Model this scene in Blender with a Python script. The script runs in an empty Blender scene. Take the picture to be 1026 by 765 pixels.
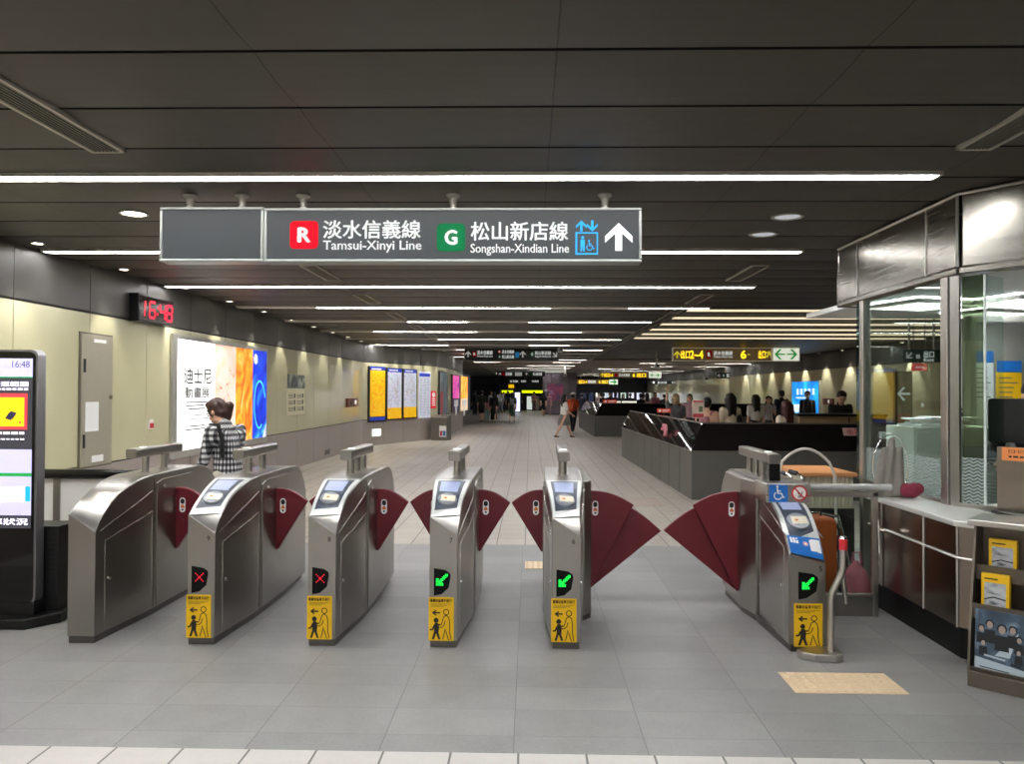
import bpy, bmesh, math, random
from mathutils import Vector, Matrix
random.seed(7)
PI = math.pi
SC = bpy.context.scene
COL = SC.collection

# ---------------------------------------------------------------- camera
W, H, F = 1026.0, 765.0, 771.0
CAM = Vector((0, 0, 1.6))
YAW, PITCH, ROLL = 0.0235, 0.0130, 0.0045
fw = Vector((-math.sin(YAW) * math.cos(PITCH), math.cos(YAW) * math.cos(PITCH), math.sin(PITCH)))
r0 = Vector((math.cos(YAW), math.sin(YAW), 0))
u0 = r0.cross(fw)
cr = math.cos(ROLL) * r0 + math.sin(ROLL) * u0
cu = -math.sin(ROLL) * r0 + math.cos(ROLL) * u0


def ray(px, py):
    return fw + cr * ((px - W / 2) / F) - cu * ((py - H / 2) / F)


def P(px, py, X=None, Y=None, Z=None):
    """the point of a real plane (X, Y or Z constant) seen at a picture position"""
    d = ray(px, py)
    if Y is not None:
        t = Y / d.y
    elif Z is not None:
        t = (Z - CAM.z) / d.z
    else:
        t = X / d.x
    return CAM + d * t


cd = bpy.data.cameras.new('camera')
cam = bpy.data.objects.new('camera', cd)
COL.objects.link(cam)
cd.sensor_width = 36.0
cd.lens = F / W * 36.0
cd.clip_end = 300
cam.matrix_world = Matrix(((cr.x, cu.x, -fw.x, CAM.x), (cr.y, cu.y, -fw.y, CAM.y), (cr.z, cu.z, -fw.z, CAM.z), (0, 0, 0, 1)))
SC.camera = cam
SC.view_settings.view_transform = 'Standard'
SC.view_settings.look = 'None'
SC.view_settings.gamma = 1
SC.view_settings.use_curve_mapping = False
SC.view_settings.exposure = 0.06

wd = bpy.data.worlds.new('world')
SC.world = wd
wd.use_nodes = True
wd.node_tree.nodes['Background'].inputs[0].default_value = (0.9, 0.92, 1, 1)
wd.node_tree.nodes['Background'].inputs[1].default_value = 0.05

# ---------------------------------------------------------------- materials


def lin(h):
    h = h.lstrip('#')
    o = []
    for i in (0, 2, 4):
        c = int(h[i:i + 2], 16) / 255
        o.append(c / 12.92 if c <= .04045 else ((c + .055) / 1.055) ** 2.4)
    return (*o, 1)


MATS = {}


def nd(nt, t, **kw):
    n = nt.nodes.new(t)
    for k, v in kw.items():
        if k.startswith('i_'):
            key = k[2:]
            n.inputs[int(key) if key.isdigit() else key].default_value = v
        else:
            setattr(n, k, v)
    return n


def mat(name, col, rough=.5, metal=0.0, emit=0.0, var=0.06, scale=12.0, stretch=None, bump=0.0, trans=0.0, spec=.5, coat=0.0, rvar=.06):
    """plain procedural surface: a base colour broken up by noise, with noisy roughness"""
    if name in MATS:
        return MATS[name]
    m = bpy.data.materials.new(name)
    m.use_nodes = True
    nt = m.node_tree
    b = nt.nodes['Principled BSDF']
    c = lin(col) if isinstance(col, str) else (*col[:3], 1)
    tc = nd(nt, 'ShaderNodeTexCoord')
    mp = nd(nt, 'ShaderNodeMapping')
    if stretch:
        mp.inputs['Scale'].default_value = stretch
    nt.links.new(tc.outputs['Object'], mp.inputs[0])
    no = nd(nt, 'ShaderNodeTexNoise', i_Scale=scale, i_Detail=4.0)
    nt.links.new(mp.outputs[0], no.inputs['Vector'])
    mx = nd(nt, 'ShaderNodeMix', data_type='RGBA')
    mx.inputs[6].default_value = tuple(min(1, x * (1 - var)) for x in c[:3]) + (1,)
    mx.inputs[7].default_value = tuple(min(1, x * (1 + var)) for x in c[:3]) + (1,)
    nt.links.new(no.outputs[0], mx.inputs[0])
    nt.links.new(mx.outputs[2], b.inputs['Base Color'])
    mr = nd(nt, 'ShaderNodeMapRange')
    mr.inputs[3].default_value = max(0, rough - rvar)
    mr.inputs[4].default_value = min(1, rough + rvar)
    nt.links.new(no.outputs[0], mr.inputs[0])
    nt.links.new(mr.outputs[0], b.inputs['Roughness'])
    b.inputs['Metallic'].default_value = metal
    b.inputs['Specular IOR Level'].default_value = spec
    if coat:
        b.inputs['Coat Weight'].default_value = coat
        b.inputs['Coat Roughness'].default_value = .08
    if trans:
        b.inputs['Transmission Weight'].default_value = trans
    if emit:
        nt.links.new(mx.outputs[2], b.inputs['Emission Color'])
        b.inputs['Emission Strength'].default_value = emit
    if bump:
        bp = nd(nt, 'ShaderNodeBump', i_Strength=bump, i_Distance=.004)
        nt.links.new(no.outputs[0], bp.inputs['Height'])
        nt.links.new(bp.outputs[0], b.inputs['Normal'])
    MATS[name] = m
    return m


def math_(nt, op, a, b=None, c=None):
    n = nd(nt, 'ShaderNodeMath', operation=op)
    for i, v in enumerate((a, b, c)):
        if v is None:
            continue
        if hasattr(v, 'is_output'):
            nt.links.new(v, n.inputs[i])
        else:
            n.inputs[i].default_value = v
    return n.outputs[0]


def tile_mat(name, c1, c2, joint, sx, sy, jx=.006, jy=.006, rough=.35, offx=0.0, offy=0.0, stagger=False, axes=('X', 'Y'), var=.12, nscale=6.0, stain=.0, metal=0.0, spec=.5, tvar=.2):
    """tiles of sx by sy metres with thin joints and a slight change of tone from tile to tile"""
    m = bpy.data.materials.new(name)
    m.use_nodes = True
    nt = m.node_tree
    b = nt.nodes['Principled BSDF']
    tc = nd(nt, 'ShaderNodeTexCoord')
    sp = nd(nt, 'ShaderNodeSeparateXYZ')
    nt.links.new(tc.outputs['Object'], sp.inputs[0])
    y = math_(nt, 'DIVIDE', math_(nt, 'ADD', sp.outputs[axes[1]], offy), sy)
    x = math_(nt, 'DIVIDE', math_(nt, 'ADD', sp.outputs[axes[0]], offx), sx)
    yf = math_(nt, 'FLOOR', y)
    if stagger:
        par = math_(nt, 'FLOORED_MODULO', yf, 2.0)
        x = math_(nt, 'ADD', x, math_(nt, 'MULTIPLY', par, .5))
    xf = math_(nt, 'FLOOR', x)
    fx = math_(nt, 'SUBTRACT', x, xf)
    fy = math_(nt, 'SUBTRACT', y, yf)
    gx = math_(nt, 'LESS_THAN', fx, jx / sx)
    gy = math_(nt, 'LESS_THAN', fy, jy / sy)
    g = math_(nt, 'MAXIMUM', gx, gy)
    cb = nd(nt, 'ShaderNodeCombineXYZ')
    nt.links.new(xf, cb.inputs[0])
    nt.links.new(yf, cb.inputs[1])
    wn = nd(nt, 'ShaderNodeTexWhiteNoise', noise_dimensions='2D')
    nt.links.new(cb.outputs[0], wn.inputs['Vector'])
    no = nd(nt, 'ShaderNodeTexNoise', i_Scale=nscale, i_Detail=6.0, i_Roughness=.65)
    nt.links.new(tc.outputs['Object'], no.inputs['Vector'])
    n2 = nd(nt, 'ShaderNodeTexNoise', i_Scale=nscale * 12, i_Detail=3.0)
    nt.links.new(tc.outputs['Object'], n2.inputs['Vector'])
    f = math_(nt, 'ADD', math_(nt, 'MULTIPLY', wn.outputs[0], tvar), math_(nt, 'MULTIPLY', no.outputs[0], .85 - tvar))
    f = math_(nt, 'ADD', f, math_(nt, 'MULTIPLY', n2.outputs[0], .35))
    mx = nd(nt, 'ShaderNodeMix', data_type='RGBA')
    mx.inputs[6].default_value = lin(c1)
    mx.inputs[7].default_value = lin(c2)
    nt.links.new(f, mx.inputs[0])
    m2 = nd(nt, 'ShaderNodeMix', data_type='RGBA')
    nt.links.new(g, m2.inputs[0])
    nt.links.new(mx.outputs[2], m2.inputs[6])
    m2.inputs[7].default_value = lin(joint)
    nt.links.new(m2.outputs[2], b.inputs['Base Color'])
    mr = nd(nt, 'ShaderNodeMapRange')
    mr.inputs[3].default_value = max(.02, rough - .1)
    mr.inputs[4].default_value = rough + .1
    nt.links.new(no.outputs[0], mr.inputs[0])
    nt.links.new(mr.outputs[0], b.inputs['Roughness'])
    b.inputs['Metallic'].default_value = metal
    b.inputs['Specular IOR Level'].default_value = spec
    bp = nd(nt, 'ShaderNodeBump', i_Strength=.25, i_Distance=.003)
    nt.links.new(math_(nt, 'SUBTRACT', 1.0, g), bp.inputs['Height'])
    nt.links.new(bp.outputs[0], b.inputs['Normal'])
    MATS[name] = m
    return m


def glass_mat(name, col, rough=.0, alpha=.12, gloss=.12):
    """clear pane: mostly see-through, a fresnel mirror on top"""
    m = bpy.data.materials.new(name)
    m.use_nodes = True
    nt = m.node_tree
    nt.nodes.clear()
    out = nd(nt, 'ShaderNodeOutputMaterial')
    tr = nd(nt, 'ShaderNodeBsdfTransparent')
    tr.inputs[0].default_value = lin(col)
    gl = nd(nt, 'ShaderNodeBsdfGlossy', i_Roughness=rough + .01)
    gl.inputs[0].default_value = (.9, .95, .93, 1)
    fr = nd(nt, 'ShaderNodeLayerWeight', i_Blend=.25)
    mr = nd(nt, 'ShaderNodeMapRange')
    mr.inputs[3].default_value = gloss * .4
    mr.inputs[4].default_value = gloss * 4
    nt.links.new(fr.outputs['Fresnel'], mr.inputs[0])
    mx = nd(nt, 'ShaderNodeMixShader')
    nt.links.new(mr.outputs[0], mx.inputs[0])
    nt.links.new(tr.outputs[0], mx.inputs[1])
    nt.links.new(gl.outputs[0], mx.inputs[2])
    nt.links.new(mx.outputs[0], out.inputs[0])
    MATS[name] = m
    return m


def art_mat(name, cols, scale=4.0, emit=1.0, detail=5.0, distort=1.0, stretch=(1, 1, 1), kind='noise'):
    """printed or lit artwork: a noise field through a colour ramp"""
    m = bpy.data.materials.new(name)
    m.use_nodes = True
    nt = m.node_tree
    b = nt.nodes['Principled BSDF']
    tc = nd(nt, 'ShaderNodeTexCoord')
    mp = nd(nt, 'ShaderNodeMapping')
    mp.inputs['Scale'].default_value = stretch
    nt.links.new(tc.outputs['Object'], mp.inputs[0])
    if kind == 'noise':
        no = nd(nt, 'ShaderNodeTexNoise', i_Scale=scale, i_Detail=detail, i_Distortion=distort)
        fac = no.outputs[0]
    else:
        no = nd(nt, 'ShaderNodeTexWave', i_Scale=scale, i_Distortion=distort, i_Detail=detail)
        fac = no.outputs[1]
    nt.links.new(mp.outputs[0], no.inputs['Vector'])
    rp = nd(nt, 'ShaderNodeValToRGB')
    el = rp.color_ramp.elements
    while len(el) < len(cols):
        el.new(.5)
    for i, (p, c) in enumerate(cols):
        el[i].position = p
        el[i].color = lin(c)
    nt.links.new(fac, rp.inputs[0])
    nt.links.new(rp.outputs[0], b.inputs['Base Color'])
    b.inputs['Roughness'].default_value = .4
    if emit:
        nt.links.new(rp.outputs[0], b.inputs['Emission Color'])
        b.inputs['Emission Strength'].default_value = emit
    MATS[name] = m
    return m


# ---------------------------------------------------------------- mesh building
class MB:
    def __init__(s):
        s.v, s.f, s.m, s.s = [], [], [], []

    def add(s, vs, fs, m=0, smooth=False, M=None):
        o = len(s.v)
        for p in vs:
            p = Vector(p)
            s.v.append(M @ p if M else p)
        for f in fs:
            s.f.append([o + i for i in f])
            s.m.append(m)
            s.s.append(smooth)
        return s

    def box(s, x0, x1, y0, y1, z0, z1, m=0, M=None):
        vs = [(x0, y0, z0), (x1, y0, z0), (x1, y1, z0), (x0, y1, z0), (x0, y0, z1), (x1, y0, z1), (x1, y1, z1), (x0, y1, z1)]
        fs = [(3, 2, 1, 0), (4, 5, 6, 7), (0, 1, 5, 4), (1, 2, 6, 5), (2, 3, 7, 6), (3, 0, 4, 7)]
        return s.add(vs, fs, m, False, M)

    def prism(s, poly, a, b, axis='y', m=0, M=None, smooth=False):
        """polygon in the plane across axis, pushed from a to b.  y: (x,z)   x: (y,z)   z: (x,y)"""
        n = len(poly)

        def pt(p, t):
            return {'y': (p[0], t, p[1]), 'x': (t, p[0], p[1]), 'z': (p[0], p[1], t)}[axis]
        area = sum(poly[i][0] * poly[(i + 1) % n][1] - poly[(i + 1) % n][0] * poly[i][1] for i in range(n))
        if (area < 0) != (axis == 'y' and False):
            poly = poly[::-1]
        vs = [pt(p, a) for p in poly] + [pt(p, b) for p in poly]
        side = [(i, (i + 1) % n, n + (i + 1) % n, n + i) for i in range(n)]
        ca, cb = list(range(n))[::-1], list(range(n, 2 * n))
        fs = [ca, cb]
        if axis == 'y':
            fs = [f[::-1] for f in fs]
            side = [f[::-1] for f in side]
        s.add(vs, fs, m, False, M)
        o = len(s.v) - 2 * n
        for f in side:
            s.f.append([o + i for i in f])
            s.m.append(m)
            s.s.append(smooth)
        return s

    def tube(s, pts, r, seg=10, m=0, cap=True, M=None, closed=False):
        pts = [Vector(p) for p in pts]
        n = len(pts)
        rs = r if isinstance(r, (list, tuple)) else [r] * n
        vs, fs = [], []
        prev = None
        for i, p in enumerate(pts):
            if closed:
                d = pts[(i + 1) % n] - pts[i - 1]
            else:
                d = pts[min(i + 1, n - 1)] - pts[max(i - 1, 0)]
            d.normalize()
            if prev is None:
                up = Vector((0, 0, 1)) if abs(d.z) < .9 else Vector((1, 0, 0))
                a = d.cross(up).normalized()
            else:
                a = (prev - d * prev.dot(d)).normalized()
            prev = a
            b = d.cross(a)
            for k in range(seg):
                t = 2 * PI * k / seg
                vs.append(p + (a * math.cos(t) + b * math.sin(t)) * rs[i])
        for i in range(n if closed else n - 1):
            j = (i + 1) % n
            for k in range(seg):
                k2 = (k + 1) % seg
                fs.append((i * seg + k, i * seg + k2, j * seg + k2, j * seg + k))
        s.add(vs, fs, m, True, M)
        if cap and not closed:
            o = len(s.v) - len(vs)
            s.f.append([o + k for k in range(seg)][::-1]); s.m.append(m); s.s.append(False)
            s.f.append([o + (n - 1) * seg + k for k in range(seg)]); s.m.append(m); s.s.append(False)
        return s

    def lathe(s, prof, c=(0, 0, 0), seg=20, m=0, M=None, smooth=True):
        vs, fs = [], []
        n = len(prof)
        for (r, z) in prof:
            for k in range(seg):
                t = 2 * PI * k / seg
                vs.append((c[0] + r * math.cos(t), c[1] + r * math.sin(t), c[2] + z))
        for i in range(n - 1):
            for k in range(seg):
                k2 = (k + 1) % seg
                fs.append((i * seg + k, i * seg + k2, (i + 1) * seg + k2, (i + 1) * seg + k))
        fs.append(list(range(seg))[::-1])
        fs.append([(n - 1) * seg + k for k in range(seg)])
        return s.add(vs, fs, m, smooth, M)

    def ell(s, c, r, m=0, seg=14, ring=9, M=None):
        vs, fs = [(c[0], c[1], c[2] - r[2])], []
        for i in range(1, ring):
            ph = -PI / 2 + PI * i / ring
            for k in range(seg):
                t = 2 * PI * k / seg
                vs.append((c[0] + r[0] * math.cos(ph) * math.cos(t), c[1] + r[1] * math.cos(ph) * math.sin(t), c[2] + r[2] * math.sin(ph)))
        vs.append((c[0], c[1], c[2] + r[2]))
        for k in range(seg):
            k2 = (k + 1) % seg
            fs.append((0, 1 + k2, 1 + k))
            for i in range(ring - 2):
                a = 1 + i * seg
                fs.append((a + k, a + k2, a + seg + k2, a + seg + k))
            a = 1 + (ring - 2) * seg
            fs.append((a + k, a + k2, len(vs) - 1))
        return s.add(vs, fs, m, True, M)

    def stroke(s, pts, w, y=0.0, m=0, closed=False):
        """flat line of width w in the x,z plane facing -y"""
        pts = [Vector((p[0], p[1])) for p in pts]
        n = len(pts)
        L, R = [], []
        for i in range(n):
            if closed:
                d = pts[(i + 1) % n] - pts[i - 1]
            else:
                d = pts[min(i + 1, n - 1)] - pts[max(i - 1, 0)]
            if d.length < 1e-9:
                d = Vector((1, 0))
            d.normalize()
            nn = Vector((-d.y, d.x)) * w / 2
            L.append((pts[i].x + nn.x, y, pts[i].y + nn.y))
            R.append((pts[i].x - nn.x, y, pts[i].y - nn.y))
        vs = L + R
        fs = []
        for i in range(n if closed else n - 1):
            j = (i + 1) % n
            fs.append((i, n + i, n + j, j))
        return s.add(vs, fs, m)

    def flat(s, poly, y=0.0, m=0):
        """flat filled polygon in the x,z plane facing -y"""
        n = len(poly)
        area = sum(poly[i][0] * poly[(i + 1) % n][1] - poly[(i + 1) % n][0] * poly[i][1] for i in range(n))
        if area < 0:
            poly = poly[::-1]
        return s.add([(p[0], y, p[1]) for p in poly], [list(range(n))], m)

    def build(s, name, mats, parent=None, bevel=0.0, loc=None, rotz=0.0, seg=2, sharp=35, M=None):
        me = bpy.data.meshes.new(name)
        me.from_pydata([tuple(M @ v) if M else tuple(v) for v in s.v], [], s.f)
        if not isinstance(mats, (list, tuple)):
            mats = [mats]
        for x in mats:
            me.materials.append(x)
        me.polygons.foreach_set('material_index', s.m)
        me.polygons.foreach_set('use_smooth', s.s)
        me.update()
        if any(s.s):
            try:
                me.set_sharp_from_angle(angle=math.radians(sharp))
            except Exception:
                pass
        o = bpy.data.objects.new(name, me)
        COL.objects.link(o)
        if parent is not None:
            o.parent = parent
        if loc is not None:
            o.location = loc
        o.rotation_euler.z = rotz
        if bevel:
            md = o.modifiers.new('bevel', 'BEVEL')
            md.width = bevel
            md.segments = seg
            md.limit_method = 'ANGLE'
            md.angle_limit = math.radians(38)
        return o


def circ(cx, cz, r, n=20, a0=0.0, a1=2 * PI, rx=None):
    full = abs(a1 - a0 - 2 * PI) < 1e-6
    k = n if full else n + 1
    return [(cx + (rx or r) * math.cos(a0 + (a1 - a0) * i / n), cz + r * math.sin(a0 + (a1 - a0) * i / n)) for i in range(k)]


def rrect(x0, x1, z0, z1, r, n=4):
    o = []
    for cx, cz, a in ((x1 - r, z1 - r, 0), (x0 + r, z1 - r, PI / 2), (x0 + r, z0 + r, PI), (x1 - r, z0 + r, 1.5 * PI)):
        for i in range(n + 1):
            t = a + PI / 2 * i / n
            o.append((cx + r * math.cos(t), cz + r * math.sin(t)))
    return o


def thing(name, label, cat, loc=(0, 0, 0), rotz=0.0, group=None):
    o = bpy.data.objects.new(name, None)
    COL.objects.link(o)
    o.empty_display_size = .1
    o.location = loc
    o.rotation_euler.z = rotz
    tag(o, label, cat, group)
    return o


def tag(o, label=None, cat=None, group=None, kind=None):
    if label:
        o['label'] = label
    if cat:
        o['category'] = cat
    if group:
        o['group'] = group
    if kind:
        o['kind'] = kind
    return o


def struct(o, label=None):
    o['kind'] = 'structure'
    if label:
        o['label'] = label
    return o


def copy_tree(o, parent=None, kids=None):
    if kids is None:
        kids = {}
        for x in COL.objects:
            if x.parent:
                kids.setdefault(x.parent.name, []).append(x)
    c = o.copy()
    COL.objects.link(c)
    c.parent = parent
    for ch in kids.get(o.name, []):
        copy_tree(ch, c, kids)
    return c


TEXT_CACHE = {}


def text(name, body, x0, z0, w, h, y, m, parent, bold=0.0, extrude=.0005, M=None, fit=True, shear=0.0):
    """lettering stretched to fill the rectangle x0..x0+w, z0..z0+h in the x,z plane, facing -y"""
    key = (body, shear)
    if key not in TEXT_CACHE:
        cu_ = bpy.data.curves.new('lettering', 'FONT')
        cu_.body = body
        cu_.size = 1.0
        cu_.shear = shear
        cu_.resolution_u = 3
        ob = bpy.data.objects.new('lettering_tmp', cu_)
        COL.objects.link(ob)
        bpy.context.view_layer.update()
        dg = bpy.context.evaluated_depsgraph_get()
        me = bpy.data.meshes.new_from_object(ob.evaluated_get(dg))
        vs = [tuple(v.co) for v in me.vertices]
        fs = [tuple(p.vertices) for p in me.polygons]
        bpy.data.objects.remove(ob)
        TEXT_CACHE[key] = (vs, fs)
    vs, fs = TEXT_CACHE[key]
    xs = [v[0] for v in vs] or [0, 1]
    ys = [v[1] for v in vs] or [0, 1]
    sx = w / max(1e-6, max(xs) - min(xs))
    sz = h / max(1e-6, max(ys) - min(ys))
    if not fit:
        sx = sz = min(sx, sz)
    b = MB()
    shifts = [(0, 0)]
    if bold:      # heavier strokes: the same glyphs set a hair apart
        shifts += [(bold, 0), (-bold, 0), (0, bold * .7), (0, -bold * .7)]
    for dx, dz in shifts:
        b.add([(x0 + (v[0] + dx - min(xs)) * sx, y, z0 + (v[1] + dz - min(ys)) * sz) for v in vs], fs)
    return b.build(name, m, parent, M=M)


def blob(name, prims, m, parent, vox=.015, smooth=4):
    """one continuous surface grown over tapered limbs and rounded masses"""
    b = MB()
    for p in prims:
        if p[0] == 'c':
            _, a, c, ra, rb = p
            a, c = Vector(a), Vector(c)
            d = (c - a)
            L = d.length
            if L < 1e-6:
                b.ell(a, (ra, ra, ra), seg=10, ring=7)
                continue
            d /= L
            pts, rs = [], []
            for k in range(4):
                t = PI / 2 * (k + .25) / 4.25
                pts.append(a - d * ra * math.cos(t)); rs.append(ra * math.sin(t))
            pts.append(a); rs.append(ra)
            pts.append(c); rs.append(rb)
            for k in range(4)[::-1]:
                t = PI / 2 * (k + .25) / 4.25
                pts.append(c + d * rb * math.cos(t)); rs.append(rb * math.sin(t))
            b.tube(pts, rs, 10)
        else:
            b.ell(p[1], p[2], seg=14, ring=9)
    o = b.build('blob_tmp', m)
    md = o.modifiers.new('r', 'REMESH')
    md.mode = 'VOXEL'
    md.voxel_size = vox
    md.use_smooth_shade = True
    sm = o.modifiers.new('s', 'SMOOTH')
    sm.factor = .5
    sm.iterations = smooth
    bpy.context.view_layer.update()
    dg = bpy.context.evaluated_depsgraph_get()
    me = bpy.data.meshes.new_from_object(o.evaluated_get(dg))
    me.name = name
    bpy.data.objects.remove(o)
    if not me.materials:
        me.materials.append(m)
    for p in me.polygons:
        p.use_smooth = True
    q = bpy.data.objects.new(name, me)
    COL.objects.link(q)
    q.parent = parent
    return q


NUM = 'first second third fourth fifth sixth seventh eighth ninth tenth eleventh twelfth thirteenth fourteenth fifteenth sixteenth seventeenth eighteenth nineteenth twentieth twenty-first twenty-second twenty-third twenty-fourth twenty-fifth twenty-sixth twenty-seventh twenty-eighth'.split()
# ---------------------------------------------------------------- palette
STEEL = mat('brushed_steel', (.50, .48, .44), .30, 1.0, var=.05, scale=2, stretch=(1, 1, 40), rvar=.015)
RAIL = mat('pale_rail_steel', (.80, .79, .77), .3, .6, var=.03, rvar=.01)
STEEL_D = mat('dark_steel', (.30, .285, .26), .36, 1.0, var=.12, scale=3, stretch=(60, 1, 1))
STEEL_M = mat('gate_steel', (.335, .32, .295), .29, 1.0, var=.04, scale=2, stretch=(1, 1, 40), rvar=.012)
CHROME = mat('chrome', (.75, .74, .72), .12, 1.0, var=.03)
ALU = mat('aluminium', '#b9b8b0', .38, .6, var=.04)
BLACK = mat('black_plastic', '#0c0c0d', .35, var=.2)
BLACKG = mat('black_gloss', '#070707', .08, var=.2)
RUBBER = mat('dark_rubber', '#1a1a1a', .7)
WHITE = mat('white_paint', '#e4e2dc', .5, var=.02)
PAPER = mat('white_paper', '#e6e6e4', .7, var=.02)
INK = mat('black_ink', '#15130f', .6)
YEL = mat('warning_yellow', '#e8b800', .5, var=.05)
WINE = mat('wine_red_panel', '#5f0c1a', .42, var=.06)
RED = mat('red_paint', '#c8202a', .45)
BLUE = mat('sign_blue', '#1668b8', .45)
GREYP = mat('grey_panel', '#6f6d69', .5)
L_WHITE = mat('lit_white', '#ffffff', .5, emit=1.0, var=.01)
GLASS = glass_mat('clear_glass', '#eef5f2', alpha=.1, gloss=.055)

# ---------------------------------------------------------------- floor, ceiling, walls
CZ = 3.0
XL = -4.9
fl_beige = tile_mat('beige_floor_tiles', '#857e73', '#b5ada0', '#4d463d', .30, .30, .011, .005, rough=.38, offx=.05, nscale=1.2)
fl_grey = tile_mat('grey_stone_slabs', '#525150', '#92918e', '#605f5c', .60, .30, .005, .003, rough=.42, offx=.07, stagger=False, nscale=5.0)
fl_near = tile_mat('pale_floor_tiles', '#a8a49e', '#c0bcb6', '#5f5a54', .30, .60, .010, .008, rough=.4, offx=.05, offy=-3.43, nscale=2)
Y1 = 3.43
Y2 = 8.08


def slab(name, x0, x1, y0, y1, z, m, up=True):
    b = MB()
    b.box(x0, x1, y0, y1, z - .1 if up else z, z if up else z + .1)
    return struct(b.build(name, m))


slab('floor_paving_near', -5.2, 12, -8, Y1, 0, fl_near)
slab('floor_paving_gates', -5.2, 12, Y1, Y2, 0, fl_grey)
slab('floor', -5.2, 30, Y2, 70, 0, fl_beige)

ceil_m = tile_mat('brown_grey_ceiling_panels', '#3c3832', '#4a453e', '#1a1715', 1.25, .63, .008, .016, rough=.5, offx=-.10, offy=-5.02 + .63 * 20, nscale=.8, metal=.25)
ROW = .63
cb = MB()


def ceil_rows(x0, x1, ya, yb, z=CZ):
    k = math.ceil((ya - 5.02) / ROW)
    y = 5.02 + (k - 1) * ROW
    while y < yb - .01:
        a, e = max(ya, y + .012), min(yb, y + ROW - .012)
        n = 5
        prof = []
        for i in range(n + 1):
            t = i / n
            prof.append((a + (e - a) * t, z - .012 * (1 - (2 * t - 1) ** 2)))
        top = [(e, z + .05), (a, z + .05)]
        cb.prism(prof + top, x0, x1, 'x', smooth=False)
        y += ROW


ceil_rows(-5.2, 2.62, -8, 33.5)
ceil_rows(2.62, 12, -8, 13.0)
cb.box(-5.2, 12, -8, 33.6, CZ + .06, CZ + .12)
struct(cb.build('ceiling', ceil_m))
# recess with pale blades over the ticket hall on the right, and the warm soffit at the far end
dk = mat('black_recess', '#100e0c', .8)
b = MB(); b.box(2.62, 30, 13.0, 33.6, CZ + .30, CZ + .36); b.box(2.60, 2.64, 13, 33.6, CZ - .02, CZ + .36)
struct(b.build('ceiling_recess', dk))
warm = mat('warm_soffit', '#7d6a58', .5)
b = MB(); b.box(-5.2, 30, 33.5, 46, CZ, CZ + .1); struct(b.build('ceiling_soffit', warm))
b = MB(); b.box(-5.2, 30, 46, 70, CZ, CZ + .1); struct(b.build('ceiling_far', mat('dark_far_ceiling', '#4a463f', .5)))
# thin trim rail along the edge of the recess
b = MB(); b.box(2.52, 2.58, 13, 33.5, CZ - .03, CZ - .005); b.box(2.40, 2.44, 13, 33.5, CZ - .02, CZ - .005)
struct(b.build('trim_ceiling_edge', mat('trim_grey', '#8b867c', .4, .5)))

# --- left wall in three runs, seen left to right
WA = ((XL, -8.0), (XL + .03, 22.3))
WB = ((XL + .03, 22.3), (-3.15, 26.0))
WC = ((-3.15, 26.0), (-2.9, 33.0))
WD = ((-2.9, 33.0), (-5.1, 33.2))
cream = mat('cream_enamel_panel', '#c3be9c', .17, var=.03, scale=1.5, coat=.3)
bandm = mat('dark_grey_band', '#55534f', .45, .3, var=.12, scale=2)
dadom = mat('taupe_dado', '#9a9089', .45, var=.05)
cream_lit = cream
seam = mat('dark_seam', '#1f1d1a', .6)


def wall_run(name, seg, joints, top=CZ, zb=2.46, zd=.76):
    (x0, y0), (x1, y1) = seg
    d = Vector((x1 - x0, y1 - y0, 0)); L = d.length; a = math.atan2(d.y, d.x)
    b = MB()   # local: x along, -y to the hall
    b.box(0, L, .012, .2, 0, top + .1, 3)
    n = max(1, round(L / joints))
    for i in range(n):
        u0_, u1_ = i * L / n + .004, (i + 1) * L / n - .004
        b.box(u0_, u1_, -.002, .012, zb + .012, top + .02, 1)
        b.box(u0_, u1_, 0, .012, zd + .012, zb - .012, 0)
        b.box(u0_, u1_, -.012, .012, 0, zd - .006, 2)
    return struct(b.build(name, [cream, bandm, dadom, seam], loc=(x0, y0, 0), rotz=a))


wall_run('wall_left', WA, 1.25)
wall_run('wall_left_bend', WB, 1.1)
wall_run('wall_left_far', WC, 1.2)
wall_run('wall_left_end', WD, 1.1)
XR = 10.3
wall_run('wall_right', ((XR, 69), (XR, 9)), 1.2)
b = MB(); b.box(-5.3, 12, -8.2, -8, 0, 3.1); struct(b.build('wall_back', mat('rear_wall', '#8f8a80', .6)))
b = MB(); b.box(12, 12.2, -8, 9, 0, 3.1); b.box(XR, 12.2, 9, 9.2, 0, 3.1); struct(b.build('wall_right_near', mat('rear_wall', '#8f8a80', .6)))
b = MB(); b.box(-5.3, 30, 68, 68.2, 0, 3.1); struct(b.build('wall_far', mat('far_wall_dark', '#34343a', .5)))


# frames on walls: local x to the right as seen, -y to the viewer
class Fr:
    def __init__(s, seg):
        (x0, y0), (x1, y1) = seg
        s.o = Vector((x0, y0, 0)); s.d = Vector((x1 - x0, y1 - y0, 0)).normalized()
        s.a = math.atan2(s.d.y, s.d.x)
        s.n = Vector((s.d.y, -s.d.x, 0))

    def hit(s, px, py, off=0.0):
        d = ray(px, py)
        o = s.o + s.n * off
        t = (o - CAM).dot(s.n) / d.dot(s.n)
        q = CAM + d * t
        return (q - o).dot(s.d), q.z

    def rect(s, pa, pb, off=0.0):
        """two picture corners (left-top, right-bottom) -> centre, width, z0, z1"""
        u0_, za = s.hit(*pa, off)
        u1_, zb = s.hit(*pb, off)
        return (u0_ + u1_) / 2, abs(u1_ - u0_), zb, za

    def loc(s, u, z=0.0, off=0.0):
        q = s.o + s.d * u + s.n * off
        return (q.x, q.y, z)


FA, FB, FC = Fr(WA), Fr(WB), Fr(WC)

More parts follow.
